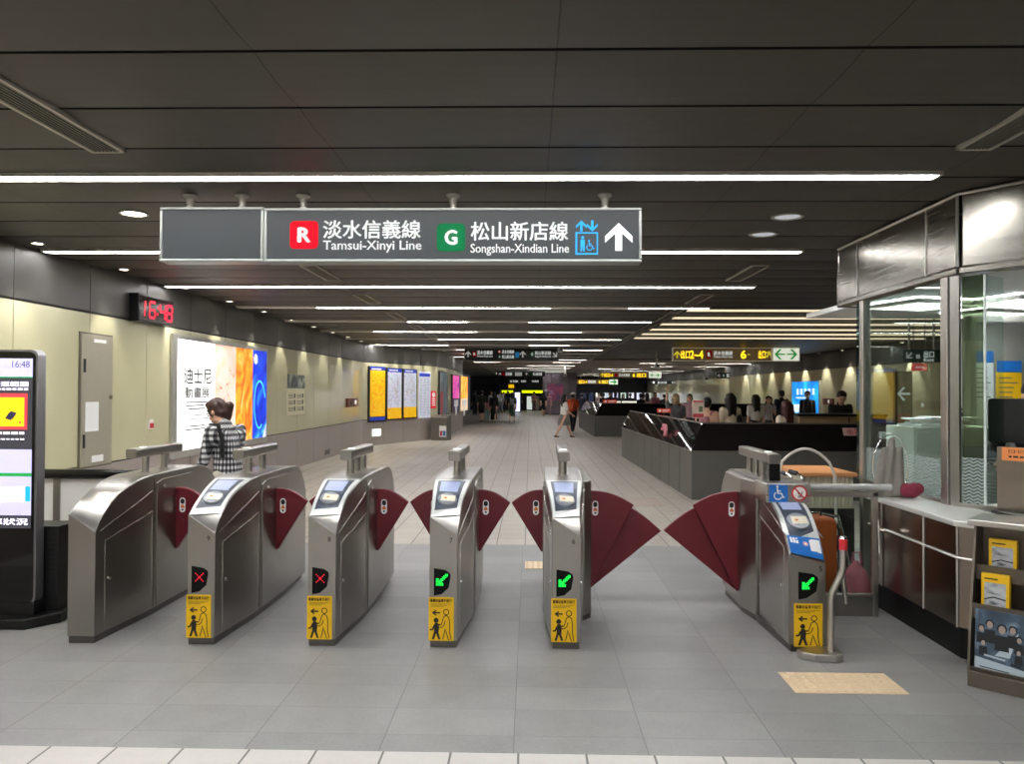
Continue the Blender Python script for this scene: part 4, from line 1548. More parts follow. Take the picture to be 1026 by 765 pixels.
blob('cloth', [('e', (0, 0, .055), (.07, .05, .055)), ('e', (.04, -.02, .07), (.04, .035, .045)), ('e', (-.04, .0, .06), (.04, .04, .055)), ('e', (.0, -.03, .08), (.03, .03, .04))], mat('maroon_knit', '#7a2438', .8, var=.25, scale=30), t, .01, 2)

# ---------------------------------------------------------------- floor tactile tiles
tacm = mat('tactile_cream', '#cdb593', .5, var=.06)
def tac(cx, cy, w, d, label, m=tacm, dots=True):
    t = thing('tactile_tile', label, 'floor tile', (cx, cy, 0))
    b = MB(); b.box(-w / 2, w / 2, -d / 2, d / 2, 0, .004)
    if dots:
        n = round(w / .05); k_ = round(d / .05)
        for i in range(n):
            for j in range(k_):
                b.lathe([(.014, 0), (.009, .004)], c=(-w / 2 + w * (i + .5) / n, -d / 2 + d * (j + .5) / k_, .004), seg=8)
    b.build('studded_plate' if dots else 'plate', m, t)


q = [P(783, 674, Z=0), P(886, 676, Z=0), P(908, 695, Z=0), P(797, 693.5, Z=0)]
tac((q[0].x + q[3].x + q[1].x + q[2].x) / 4, (q[0].y + q[3].y) / 2, .60, .30, 'cream studded tactile tile on the floor in front of the accessible gate')
q = P(526, 566, Z=0)
tac(q.x + .30, q.y, .60, .30, 'cream tactile tile on the floor past gate 6 with the double wing')
q = P(640, 502, Z=0)
tac(q.x, q.y, .6, .9, 'worn pinkish floor patch on the beige tiles before the black parapet', mat('pink_patch', '#a8988c', .5, var=.15, scale=8), False)
# ---------------------------------------------------------------- hanging signs
sframe = mat('sign_frame', '#8d908b', .35, .4)
hang_m = mat('hanger_pale', '#d6d3ca', .25, .4)
sface = mat('sign_face_grey', '#3a3d3e', .4, var=.01, spec=.15)
sface_dk = mat('sign_face_black', '#16181a', .35)
swhite = mat('sign_white', '#e4e6e4', .5, emit=.22)
sred = mat('sign_red', '#b80016', .6, emit=.12, spec=.08)
sgreen = mat('sign_green', '#005a30', .6, emit=.05, spec=.08)
scyan2 = mat('sign_sky', '#2590d2', .6, emit=.2, spec=.1)
syellow = mat('sign_yellow', '#ffe640', .5, emit=.5)
sbrown = mat('sign_face_brown', '#6a5636', .4, emit=.35)
slit = mat('sign_face_lit', '#e6ecd8', .5, emit=.75)
sgrn2 = mat('sign_arrow_green', '#2aa84a', .5, emit=.4)


class Sign:
    def __init__(s, name, label, cat, pa, pb, Y, rods, face, frame=sframe, fw=.02, depth=.14, group=None):
        a, c = P(*pa, Y=Y), P(*pb, Y=Y)
        s.Y = Y; s.cx = (a.x + c.x) / 2; s.z0 = c.z; s.h = a.z - c.z; s.w = c.x - a.x
        s.t = thing(name, label, cat, (s.cx, Y, s.z0), 0, group)
        w, h = s.w / 2, s.h
        b = MB()
        b.box(-w, w, 0, depth, 0, fw); b.box(-w, w, 0, depth, h - fw, h); b.box(-w, -w + fw, 0, depth, fw, h - fw); b.box(w - fw, w, 0, depth, fw, h - fw)
        b.build('frame', frame, s.t, bevel=min(.006, fw * .3))
        b = MB(); b.box(-w + fw, w - fw, .008, depth - .008, fw, h - fw); s.face = b.build('sign_face', face, s.t)
        for px in rods:
            x = P(px, pa[1], Y=Y).x - s.cx
            b = MB(); zc = (CZ + .298 if x + s.cx > 2.64 and 13 < Y < 33.5 else CZ - (.014 if Y < 33.5 else .002)) - s.z0
            b.tube([(x, depth / 2, h - .002), (x, depth / 2, zc)], .022 if Y < 8 else .02, 12)
            if Y < 8:
                b.lathe([(.05, 0), (.05, .012), (.03, .022), (.022, .03)][::-1] if False else [(.028, -.05), (.03, -.03), (.05, -.012), (.05, 0)], c=(x, depth / 2, zc), seg=16)
                b.lathe([(.034, 0), (.034, .012), (.024, .02)], c=(x, depth / 2, h), seg=14)
                b.lathe([(.027, 0), (.027, .01)], c=(x, depth / 2, h + .035), seg=14)
            b.build('hanger', hang_m, s.t)
        s.y = .0065

    def x(s, px, py=None):
        return P(px, py or 300, Y=s.Y).x - s.cx

    def z(s, py, px=500):
        return P(px, py, Y=s.Y).z - s.z0

    def txt(s, body, xa, ya, xb, yb, m, bold=0.0, name='lettering'):
        pm = (xa + xb) / 2
        x0, x1 = P(xa, yb, Y=s.Y).x - s.cx, P(xb, yb, Y=s.Y).x - s.cx
        z0, z1 = P(pm, yb, Y=s.Y).z - s.z0, P(pm, ya, Y=s.Y).z - s.z0
        return text(name, body, x0, z0, x1 - x0, z1 - z0, s.y - .0006, m, s.face, bold)

    def box4(s, xa, ya, xb, yb):
        pm = (xa + xb) / 2
        return P(xa, yb, Y=s.Y).x - s.cx, P(xb, yb, Y=s.Y).x - s.cx, P(pm, yb, Y=s.Y).z - s.z0, P(pm, ya, Y=s.Y).z - s.z0

    def badge(s, xa, ya, xb, yb, m, letter, lx_=None):
        x0, x1, z0, z1 = s.box4(xa, ya, xb, yb)
        b = MB(); b.flat(rrect(x0, x1, z0, z1, (x1 - x0) * .16), s.y)
        o = b.build('line_badge', m, s.face)
        w, h = x1 - x0, z1 - z0
        if letter:
            text('lettering', letter, x0 + w * .30, z0 + h * .25, w * .40, h * .50, s.y - .0006, swhite, o, bold=.045)
        return o

    def arrow(s, xa, ya, xb, yb, m, ang=0.0, wd=.22):
        x0, x1, z0, z1 = s.box4(xa, ya, xb, yb)
        cx, cz, w, h = (x0 + x1) / 2, (z0 + z1) / 2, (x1 - x0), (z1 - z0)
        r = max(w, h) / 2
        c, si = math.cos(ang), math.sin(ang)
        R = lambda pts: [(cx + (u * c - v * si) * r, cz + (u * si + v * c) * r) for u, v in pts]
        k = wd
        b = MB()
        b.flat(R([(-k, -1), (k, -1), (k, .6), (-k, .6)]), s.y)
        b.flat(R([(0, 1), (-.98, .05), (-.98, -.42), (0, .48)]), s.y - .0004)
        b.flat(R([(0, 1), (0, .48), (.98, -.42), (.98, .05)]), s.y - .0004)
        return b.build('arrow', m, s.face)

    def bar(s, xa, ya, xb, yb, m, name='lettering_bar'):
        x0, x1, z0, z1 = s.box4(xa, ya, xb, yb)
        b = MB(); b.flat([(x0, z0), (x1, z0), (x1, z1), (x0, z1)], s.y)
        return b.build(name, m, s.face)


SY = 5.32
m1 = Sign('direction_sign', 'large grey hanging direction sign with red R and green G line badges', 'sign', (264.5, 208, ), (643, 262.5), SY, (301, 453, 607), sface)
m1.badge(290, 221, 318.5, 249, sred, 'R'); m1.badge(437.5, 223.5, 466, 251.5, sgreen, 'G')
m1.txt('淡水信義線', 323.5, 220.5, 421, 238.5, swhite, .022)
m1.txt('Tamsui-Xinyi Line', 323.5, 240.8, 422, 252.6, swhite, .018)
m1.txt('松山新店線', 472, 222, 569, 240.5, swhite, .022)
m1.txt('Songshan-Xindian Line', 471.5, 244, 570, 255.6, swhite, .018)
m1.arrow(606, 223.5, 634, 250.5, swhite, wd=.24)
x0, x1, z0, z1 = m1.box4(577.5, 233, 598.5, 254)
b = MB(); b.stroke([(x0, z0), (x1, z0), (x1, z1), (x0, z1), (x0, z0)], .012, m1.y)
b.box(x0 - .006, x0 + .006, m1.y - .0005, m1.y, z0 - .006, z1 + .006)
w = x1 - x0
b.flat(circ(x0 + w * .30, z1 - w * .22, w * .07, 10), m1.y); b.flat([(x0 + w * .2, z0 + w * .12), (x0 + w * .27, z0 + w * .12), (x0 + w * .3, z0 + w * .4), (x0 + w * .33, z0 + w * .12), (x0 + w * .40, z0 + w * .12), (x0 + w * .40, z1 - w * .32), (x0 + w * .2, z1 - w * .32)], m1.y)
wheelchair_icon(b, x0 + w * .64, z0 + w * .40, w * .56, m1.y)
b.build('lift_pictogram', scyan2, m1.face)
m1.arrow(578, 220.5, 587, 231.5, scyan2); m1.arrow(589, 220.5, 598, 231.5, scyan2, PI)
m2 = Sign('blank_sign_panel', 'blank grey hanging sign box left of the large direction sign', 'sign', (160, 207), (263.6, 262), SY, (186, 239), sface)

# dark line sign down the corridor
d1 = Sign('line_sign', 'long black hanging line sign down the corridor beside the security camera', 'sign', (465, 348.5), (560, 361.5), 24.5, (472, 511, 551), sface_dk, mat('sign_trim', '#8f8d86', .4), .012, group='dark hanging line signs')
d1.arrow(466, 351.5, 472, 357.5, swhite); d1.badge(473.3, 352, 477.5, 357, sred, 'R')
d1.txt('淡水信義線', 478, 351, 493.5, 355, swhite, .02); d1.txt('Tamsui-Xinyi Line', 478, 355.8, 493.5, 358, swhite, .02)
d1.badge(499, 350.5, 502, 353.8, sred, 'R'); d1.badge(499, 355.5, 502, 358.8, sgreen, 'G')
d1.txt('淡水信義線', 503, 350.5, 515, 354, swhite, .02); d1.txt('松山新店線', 503, 355.5, 515, 359, swhite, .02)
d1.bar(516.3, 352.5, 520, 358, scyan2, 'lift_pictogram'); d1.arrow(520.5, 351.5, 527, 357.5, swhite)
d1.badge(531, 352, 535.3, 357.3, sgreen, 'G'); d1.txt('松山新店線', 536, 351.5, 552, 355.3, swhite, .02); d1.txt('Songshan-Xindian Line', 536, 356, 552, 358.2, swhite, .02)
d1.arrow(553.3, 352.5, 559, 358.5, swhite, -2.4)
d2 = Sign('line_sign', 'second black hanging line sign, next one past the long black line sign', 'sign', (498.5, 372), (546, 377), 44, (521,), sface_dk, sface_dk, .01, group='dark hanging line signs')
d2.arrow(499.5, 373, 502.5, 376, swhite); d2.bar(503, 373, 506, 376, sred); d2.txt('淡水信義線', 506.5, 373, 513, 376, swhite, .03); d2.bar(516, 372.8, 523, 376.4, swhite); d2.arrow(526, 373, 529, 376, swhite); d2.bar(531, 373, 533, 376, sgreen); d2.txt('松山新店線', 534, 373, 543, 376, swhite, .03)
d3 = Sign('line_sign', 'third black hanging line sign, low and furthest of the corridor signs', 'sign', (510, 380), (541, 383.5), 60, (526,), sface_dk, sface_dk, .01, group='dark hanging line signs')
d3.bar(511, 380.8, 513, 382.8, swhite); d3.txt('淡水信義線', 513.5, 380.7, 519, 382.8, swhite, .03); d3.bar(522, 380.7, 527, 382.8, swhite); d3.txt('松山新店線', 533, 380.7, 539.5, 382.8, swhite, .03)

# yellow exit signs
y1 = Sign('exit_sign', 'large brown hanging exit sign with yellow numbers 2~4 above the right hall', 'sign', (674, 348), (773.4, 361.8), 25, (683, 723.5, 764), sbrown, mat('sign_trim_cream', '#cfc5ad', .4, emit=.2), .025, group='hanging yellow exit signs')
y1.arrow(675.5, 351.5, 681.5, 358.5, syellow); y1.txt('出口', 682.3, 351, 691, 359, syellow, .04); y1.txt('2~4', 691.5, 351, 704.5, 359, syellow, .03)
y1.badge(707.5, 351, 713.5, 359, sred, 'R'); y1.txt('淡水信義線', 715, 351.5, 734, 355.5, swhite, .03); y1.txt('Tamsui-Xinyi Line', 715, 356, 734, 358.8, swhite, .02)
y1.txt('6', 742.5, 351, 747.5, 359, syellow, .04); y1.bar(749, 354.5, 751.5, 355.5, syellow); y1.txt('出口', 760, 351, 767, 359, syellow, .04)
y1.arrow(767.5, 351, 772.5, 358.5, syellow, -.5)
y2 = Sign('way_out_sign', 'lit white hanging sign with green double arrow beside the large brown exit sign', 'sign', (774.2, 348), (801.5, 361.8), 25, (780.5, 794), slit, mat('sign_trim_cream', '#cfc5ad', .4, emit=.2), .02)
y2.arrow(776, 350.5, 786.5, 359, sgrn2, PI / 2, .14); y2.arrow(788.5, 350.5, 799, 359, sgrn2, -PI / 2, .14)
y3 = Sign('exit_sign', 'yellow lettered hanging exit sign, next one past the large brown exit sign', 'sign', (600.5, 372.5), (650, 378.5), 45, (605.5, 625, 644), sbrown, mat('sign_trim_dark', '#5a5246', .4), .02, group='hanging yellow exit signs')
y3.arrow(602, 373.5, 605, 377.5, syellow); y3.txt('出口2~4', 605.5, 373.6, 614, 377.5, syellow, .04); y3.bar(616, 373.8, 619, 377.4, sred); y3.txt('淡水信義線', 620, 374, 631, 377, swhite, .03); y3.txt('6 出口', 634, 373.6, 647, 377.6, syellow, .04)
y4 = Sign('way_out_sign', 'small lit white hanging sign with green arrows, far along the right hall', 'sign', (650.5, 372.5), (662.5, 378.5), 45, (653, 660), slit, slit, .02)
y4.arrow(651.5, 374, 655.5, 377.5, sgrn2, PI / 2); y4.arrow(657, 374, 661, 377.5, sgrn2, -PI / 2)
y5 = Sign('exit_sign', 'low yellow hanging exit sign furthest along, left of the ticket counters', 'sign', (578, 380), (610, 384.5), 60, (582, 600), sbrown, sbrown, .02, group='hanging yellow exit signs')
y5.txt('出口2~4', 580, 380.6, 588, 384, syellow, .04); y5.bar(589, 380.8, 597, 383.6, swhite); y5.txt('6 出口', 600, 380.6, 609, 384, syellow, .04)
y6 = Sign('way_out_sign', 'small white hanging sign right of the furthest low yellow exit sign', 'sign', (610.5, 380), (619, 384.8), 60, (614,), slit, slit, .02)
y6.arrow(611.5, 381, 618, 384, sgrn2, -PI / 2)
g1_ = Sign('line_sign', 'black hanging line sign in front of the right wall, green G before red R', 'sign', (718, 373), (767.5, 379), 40, (727, 742, 758), sface_dk, sface_dk, .01, group='dark hanging line signs')
g1_.arrow(719, 374.5, 722, 377.5, swhite, PI / 2); g1_.badge(723.5, 374, 726.5, 378, sgreen, 'G'); g1_.txt('松山新店線', 728, 374, 740, 377.8, swhite, .03); g1_.badge(744.5, 374, 747.5, 378, sred, 'R'); g1_.txt('淡水信義線', 749, 374, 762, 377.8, swhite, .03); g1_.arrow(763.5, 374.5, 766.5, 377.5, swhite)
g2_ = Sign('line_sign', 'small black hanging line sign beyond the second exit sign, above the far crowd', 'sign', (652.5, 381), (686, 384.8), 55, (660, 678), sface_dk, sface_dk, .01, group='dark hanging line signs')
g2_.bar(654, 382, 656, 384, swhite); g2_.txt('松山新店線', 659, 381.8, 668, 384.2, swhite, .03); g2_.txt('淡水信義線', 673, 381.8, 682, 384.2, swhite, .03)
# green sign seen through the booth glass
gs = Sign('platform_sign', 'dark green hanging sign with white arrow seen through the booth side glass', 'sign', (905, 350), (946, 363), 12.5, (913, 938), mat('sign_face_green', '#123a2c', .4), mat('sign_face_green', '#123a2c', .4), .01)
gs.arrow(907.5, 352, 914.5, 360, swhite, 2.35); gs.txt('出口', 926, 351.5, 936, 358, swhite, .03); gs.txt('Exit', 926, 358.8, 936, 362, swhite, .02); gs.bar(918, 355, 922, 359, swhite)
# ---------------------------------------------------------------- what hangs on the left wall
def wall_thing(fr, name, label, cat, pa, pb, off=0.012, group=None):
    u, w, z0, z1 = fr.rect(pa, pb, off)
    t = thing(name, label, cat, fr.loc(u, z0, off - .012), fr.a, group)
    return t, w, z1 - z0


# locker-like service door
t, w, h = wall_thing(FA, 'service_cabinet', 'grey flush service cabinet door with white paper on the cream left wall', 'cabinet', (80, 333.5), (111.3, 463))
h += .02
grm = mat('cabinet_grey', '#a09a89', .45, .2)
b = MB(); b.box(-w / 2, w / 2, -.016, .006, -.02, h)
b.build('frame', mat('cabinet_rim', '#6a6254', .5, .2), t, bevel=.003)
b = MB(); b.box(-w / 2 + .02, w / 2 - .02, -.026, -.016, 0, h - .02); d = b.build('door', grm, t, bevel=.003)
b = MB(); b.box(-w * .42, -w * .36, -.032, -.026, h * .70, h * .80); b.build('hinge', BLACK, d)
b = MB(); b.box(-w * .42, -w * .36, -.032, -.026, h * .14, h * .24); b.build('hinge', BLACK, d)
b = MB(); b.box(w * .36, w * .46, -.034, -.026, h * .50, h * .53); b.build('latch', CHROME, d)
b = MB(); b.box(-w * .36, w * .04, -.029, -.026, h * .26, h * .48); b.build('paper_sheet', PAPER, d)
b = MB(); b.box(-w * .12, w * .26, -.028, -.026, h * .93, h * .955); b.build('door_label', PAPER, d)
b = MB(); b.box(-w * .15, w * .2, -.028, -.026, h * .025, h * .075); b.build('door_label', PAPER, d)
# little alarm button, sockets
t, w, h = wall_thing(FA, 'alarm_button', 'tiny red and white call button on the wall between cabinet and advert', 'button', (149.5, 420), (153.5, 429.5))
b = MB(); b.box(-w / 2, w / 2, -.018, .003, 0, h); b.build('plate', WHITE, t, bevel=.003)
b = MB(); b.box(-w * .42, w * .42, -.024, -.018, h * .1, h * .62); b.build('button', RED, t)
for pa, pb, lab in (((326, 450.5), (331, 454.5), 'small dark socket low on the wall below the paper poster'),):
    t, w, h = wall_thing(FA, 'wall_socket', lab, 'socket', pa, pb, .024)
    b = MB(); b.box(-w / 2, w / 2, -.01, .004, 0, h); b.build('plate', GREYP, t, bevel=.002)
    b = MB(); b.box(-w * .35, -w * .05, -.013, -.01, h * .2, h * .8); b.box(w * .05, w * .35, -.013, -.01, h * .2, h * .8); b.build('outlet', BLACK, t)
# red LED clock
t, w, h = wall_thing(FA, 'led_clock', 'black wall clock with red glowing digits 16:48 on the grey band', 'clock', (139, 296), (174, 326), .12)
h = .34; t.location = FA.loc(FA.rect((139, 296), (174, 326), .12)[0], FA.hit(157, 324.5, .12)[1], 0)
b = MB(); b.box(-w / 2, w / 2, -.12, .01, 0, h); b.build('casing', BLACK, t, bevel=.006)
b = MB(); b.box(-w / 2 + .02, w / 2 - .02, -.1225, -.12, .02, h - .02); fc = b.build('display_window', mat('clock_window', '#240a0c', .15), t)
SEG = {'1': 'bc', '6': 'afgedc', '4': 'fgbc', '8': 'abcdefg'}
cw, chh = w * .155, h * .58
b = MB()


def digit(b, ch, x0, z0, w, h, y, th):
    sk = lambda u, v: (x0 + u * w + v * w * .12, z0 + v * h)
    g_ = .06
    S = {'a': ((g_, 1), (1 - g_, 1)), 'd': ((g_, 0), (1 - g_, 0)), 'g': ((g_, .5), (1 - g_, .5)), 'f': ((0, .55), (0, .96)), 'b': ((1, .55), (1, .96)), 'e': ((0, .04), (0, .45)), 'c': ((1, .04), (1, .45))}
    for k in SEG[ch]:
        b.stroke([sk(*S[k][0]), sk(*S[k][1])], th, y)


xs = [-w * .33, -w * .14, .0, w * .14, w * .33]
zz = h * .2
digit(b, '1', -w * .50, zz, cw, chh, -.1232, .028); digit(b, '6', -w * .22, zz, cw, chh, -.1232, .028)
b.flat(circ(w * .015, zz + chh * .3, .017, 10), -.1232); b.flat(circ(w * .025, zz + chh * .72, .017, 10), -.1232)
digit(b, '4', w * .07, zz, cw, chh, -.1232, .028); digit(b, '8', w * .275, zz, cw, chh, -.1232, .028)
b.build('digits', mat('clock_red', '#ff1030', .5, emit=1.6, var=.01), fc)

# big lit advert
u, w, z0, z1 = FA.rect((177.5, 338.5), (266.5, 437.5), .04)
z0, z1 = FA.hit(222, 444.5, .04)[1], FA.hit(222, 345.5, .04)[1]
h = z1 - z0
t = thing('advert_lightbox', 'large lit advert panel in white, pink, orange and blue on the cream left wall', 'advert', FA.loc(u, z0, .028), FA.a)
b = MB(); b.box(-w / 2 - .13, w / 2 + .03, -.022, .02, -.10, 0); b.box(-w / 2 - .13, w / 2 + .03, -.022, .02, h, h + .06); b.box(-w / 2 - .13, -w / 2, -.022, .02, 0, h); b.box(w / 2, w / 2 + .03, -.022, .02, 0, h)
b.build('frame', ALU, t, bevel=.004)
ad_w = mat('advert_white', '#ffffff', .4, emit=1.05, var=.01)
ad_p = art_mat('advert_pink', [(.35, '#ffe9dc'), (.55, '#ffd2bf'), (.72, '#f2b49c')], 2.2, .62, 3, 1.5)
ad_o = art_mat('advert_orange', [(.28, '#c93a08'), (.45, '#ff8a1a'), (.6, '#ffb638'), (.75, '#ffe2b0')], 2.6, .75, 5, 2.2, (1, 1, .7))
ad_b = art_mat('advert_blue', [(.3, '#071a9c'), (.48, '#0b3ad8'), (.62, '#1688ff'), (.78, '#7fe0ff')], 1.6, .95, 4, 2.0)
cols = ((-.5, -.145, ad_w, 'advert_column'), (-.145, .09, ad_p, 'advert_column'), (.09, .305, ad_o, 'advert_column'), (.305, .5, ad_b, 'advert_column'))
for a, e, m, n_ in cols:
    b = MB(); b.box(w * a, w * e, -.012, .0, 0, h); b.build(n_, m, t)
agr = mat('advert_grey_ink', '#55504b', .5)
text('lettering', '迪士尼', -w * .44, h * .60, w * .26, h * .15, -.0128, agr, t, bold=.02)
text('lettering', '動畫展', -w * .43, h * .47, w * .23, h * .10, -.0128, agr, t, bold=.02)
b = MB()
for k, (z, x0_, x1_) in enumerate(((.43, -.42, -.22), (.40, -.42, -.25), (.37, -.40, -.24), (.21, -.40, -.24), (.18, -.42, -.24))):
    b.stroke([(w * x0_, h * z), (w * x1_, h * z)], .018, -.0126)
b.stroke([(-w * .43, h * .275), (-w * .2, h * .275), (-w * .2, h * .31), (-w * .43, h * .31), (-w * .43, h * .275)], .012, -.0126)
b.stroke([(-w * .35 + w * .06 * math.cos(a), h * (.83 + .012 * math.sin(2.2 * a))) for a in [PI * k / 12 for k in range(13)]], .01, -.0126)
b.build('small_print', agr, t)
b = MB()
rr = random.Random(3)
for k in range(9):
    x, z = w * rr.uniform(-.11, .05), h * rr.uniform(.40, .72)
    pts = [(x, z)]
    for j in range(6):
        x = min(w * .075, max(-w * .13, x + rr.uniform(-.06, .07))); z += rr.uniform(-.07, .08); pts.append((x, z))
    b.stroke(pts, .012, -.0126)
b.build('sketch_lines', mat('sketch_brown', '#8a5a4c', .5, emit=.2), t)
b = MB()
b.stroke([(w * (.40 + .085 * math.cos(a) * (1 - .05 * a)), h * (.38 + .27 * math.sin(a))) for a in [.3 + 5.0 * k / 24 for k in range(25)]], .035, -.0126)
b.build('light_swirl', mat('advert_cyan', '#48c8ff', .5, emit=1.2), t)
b = MB(); b.flat(circ(w * .345, h * .90, .09, 16), -.0126); b.flat([(w * .45, 0), (w * .498, 0), (w * .498, h * .16)], -.0126); b.build('white_spot', mat('advert_spot', '#e8eef5', .5, emit=.7), t)

# paper poster, fire box
t, w, h = wall_thing(FA, 'paper_poster', 'paper poster with dark picture above yellow text blocks on the left wall', 'poster', (288, 374.5), (305.5, 414.5))
b = MB(); b.box(-w / 2, w / 2, -.004, .004, 0, h); b.build('sheet', mat('poster_paper', '#d2cdaa', .6), t)
b = MB(); b.flat([(-w / 2, h * .66), (w / 2, h * .66), (w / 2, h), (-w / 2, h)], -.0045); b.build('picture', art_mat('poster_picture', [(.3, '#1d2624'), (.5, '#4c5650'), (.7, '#b9bfae')], 4, 0), t)
b = MB()
for i in range(2):
    for j in range(3):
        x, z = -w * .42 + i * w * .46, h * (.50 - j * .16)
        for k in range(3):
            b.stroke([(x, z - k * h * .035), (x + w * .26, z - k * h * .035)], h * .014, -.005)
        b.flat([(x + w * .30, z - h * .08), (x + w * .38, z - h * .08), (x + w * .38, z + h * .03), (x + w * .30, z + h * .03)], -.005)
b.build('print', mat('poster_ink', '#3c3a30', .6), t)
t, w, h = wall_thing(FA, 'fire_alarm_box', 'dark red fire alarm box with round lamp on the left wall', 'alarm', (347, 399), (357.8, 406.8))
b = MB(); b.box(-w / 2, w / 2, -.05, .004, 0, h); b.build('box', mat('dark_red', '#5a1c1c', .4), t, bevel=.006)
for x, m in ((-w * .2, BLACK), (w * .22, L_WHITE)):
    b = MB(); b.tube([(x, -.05, h * .5), (x, -.065, h * .5)], [h * .28, h * .22], 14); b.build('lamp' if m is L_WHITE else 'bell', m, t)
# map boards on the bend of the wall
mapy = art_mat('map_yellow', [(.40, '#f2b400'), (.56, '#f7c21a'), (.68, '#d98a10'), (.8, '#f0d060')], 7, .3, 6, .4)
mapw = art_mat('map_white', [(.35, '#aeb2c0'), (.55, '#c6c9d6'), (.68, '#a9a4c4'), (.8, '#c4bcb0')], 8, .35, 6, .4)
hblue = mat('map_heading_blue', '#1a34a8', .5, emit=.35)
dframe = mat('map_frame_dark', '#2a2622', .4)
boards = [((370, 367.0), (386.6, 422.5), 'y', 'yellow station map board with blue heading, in a dark frame on the wall bend'),
          ((387.6, 368.5), (403, 420.7), 'w', 'white map board with a yellow bottom, right beside the all-yellow board'),
          ((404, 369.5), (417.8, 419.3), 'w', 'white map board with pale blue body and yellow bottom, third in its frame row')]
for pa, pb, k, lab in boards:
    u, w, _, _ = FB.rect(pa, pb, .05)
    pm = (pa[0] + pb[0]) / 2
    z0, z1 = FB.hit(pm, pb[1], .05)[1], FB.hit(pm, pa[1], .05)[1]
    h = z1 - z0
    t = thing('map_board', lab, 'map', FB.loc(u, z0, .0), FB.a, 'map boards on the wall bend')
    b = MB(); b.box(-w / 2, w / 2, -.05, .0, 0, h); b.build('frame', dframe, t, bevel=.006)
    fh = .05
    if k == 'y':
        secs = ((.10, .93, mapy), (.93, .995, hblue), (.03, .09, hblue))
    else:
        secs = ((.03, .24, mapy), (.24, .92, mapw), (.92, .99, hblue))
    for a, e, m in secs:
        b = MB(); b.flat([(-w * .44, h * a), (w * .44, h * a), (w * .44, h * e), (-w * .44, h * e)], -.052)
        b.build('map_sheet' if m is not hblue else 'heading', m, t)
    b = MB()
    rr = random.Random(int(pa[0]))
    for j in range(26):
        x, z = rr.uniform(-.42, .30) * w, rr.uniform(.12, .86) * h
        b.stroke([(x, z), (x + rr.uniform(.03, .12) * w, z)], h * .006, -.0525)
    for j in range(5):
        pts = [(rr.uniform(-.4, .4) * w, rr.uniform(.3, .88) * h) for q_ in range(4)]
        b.stroke(pts, .005, -.0524, 1)
    b.stroke([(-w * .36, h * .955), (w * .2, h * .955)], h * .02, -.0528, 2)
    b.build('map_print', [mat('map_ink', '#8a5a20', .6) if k == 'y' else mat('map_ink_grey', '#7a7d8c', .6), mat('map_route', '#b0703c', .6), swhite], t)
u, w, _, _ = FB.rect((420, 371), (431.5, 420), .02)
z0, z1 = FB.hit(425, 418.5, .02)[1], FB.hit(425, 372, .02)[1]; h = z1 - z0
t = thing('timetable_sheet', 'tall pale timetable sheet with small blue heading right of the map boards', 'poster', FB.loc(u, z0, 0), FB.a)
b = MB(); b.box(-w / 2, w / 2, -.012, .0, 0, h); b.build('sheet', mapw, t)
b = MB(); b.flat([(-w * .45, h * .89), (w * .45, h * .89), (w * .45, h * .96), (-w * .45, h * .96)], -.0126); b.build('heading', hblue, t)
b = MB()
for k in range(24):
    for x in (-.4, -.1, .2):
        b.stroke([(w * x, h * (.85 - k * .034)), (w * (x + .2), h * (.85 - k * .034))], h * .007, -.0126)
b.build('print', mat('map_ink_grey', '#7a7d8c', .6), t)
u, w, _, _ = FC.rect((432.6, 391.5), (437, 409), .02)
u2, z1 = FB.hit(433.4, 391.5, .02); z0 = FB.hit(433.4, 409, .02)[1]
t = thing('red_notice', 'small red upright notice between the timetable and the trash bin', 'notice', FB.loc(FB.hit(434.6, 400, .02)[0], z0, 0), FB.a)
h = z1 - z0
b = MB(); b.box(-.16, .16, -.014, .0, 0, h); b.build('plate', mat('notice_red', '#d81f30', .5, emit=.3), t, bevel=.003)
b = MB(); b.flat(circ(0, h * .78, .09, 16), -.0146)
for k in range(4):
    b.stroke([(-.10, h * (.55 - k * .12)), (.10, h * (.55 - k * .12))], .035, -.0146)
b.build('pictogram', swhite, t)
# dark poster and lit adverts on the far run
def lit_panel(fr, name, label, cat, pa, pb, m, fm, extra=None):
    u, w, _, _ = fr.rect(pa, pb, .06)
    pm = (pa[0] + pb[0]) / 2
    z0, z1 = fr.hit(pm, pb[1], .06)[1], fr.hit(pm, pa[1], .06)[1]; h = z1 - z0
    t = thing(name, label, cat, fr.loc(u, z0, 0), fr.a)
    b = MB(); b.box(-w / 2, w / 2, -.06, 0, 0, h); b.build('frame', fm, t, bevel=.006)
    b = MB(); b.flat([(-w * .46, h * .02), (w * .46, h * .02), (w * .46, h * .98), (-w * .46, h * .98)], -.062); b.build('picture', m, t)
    if extra:
        extra(t, w, h)
    return t


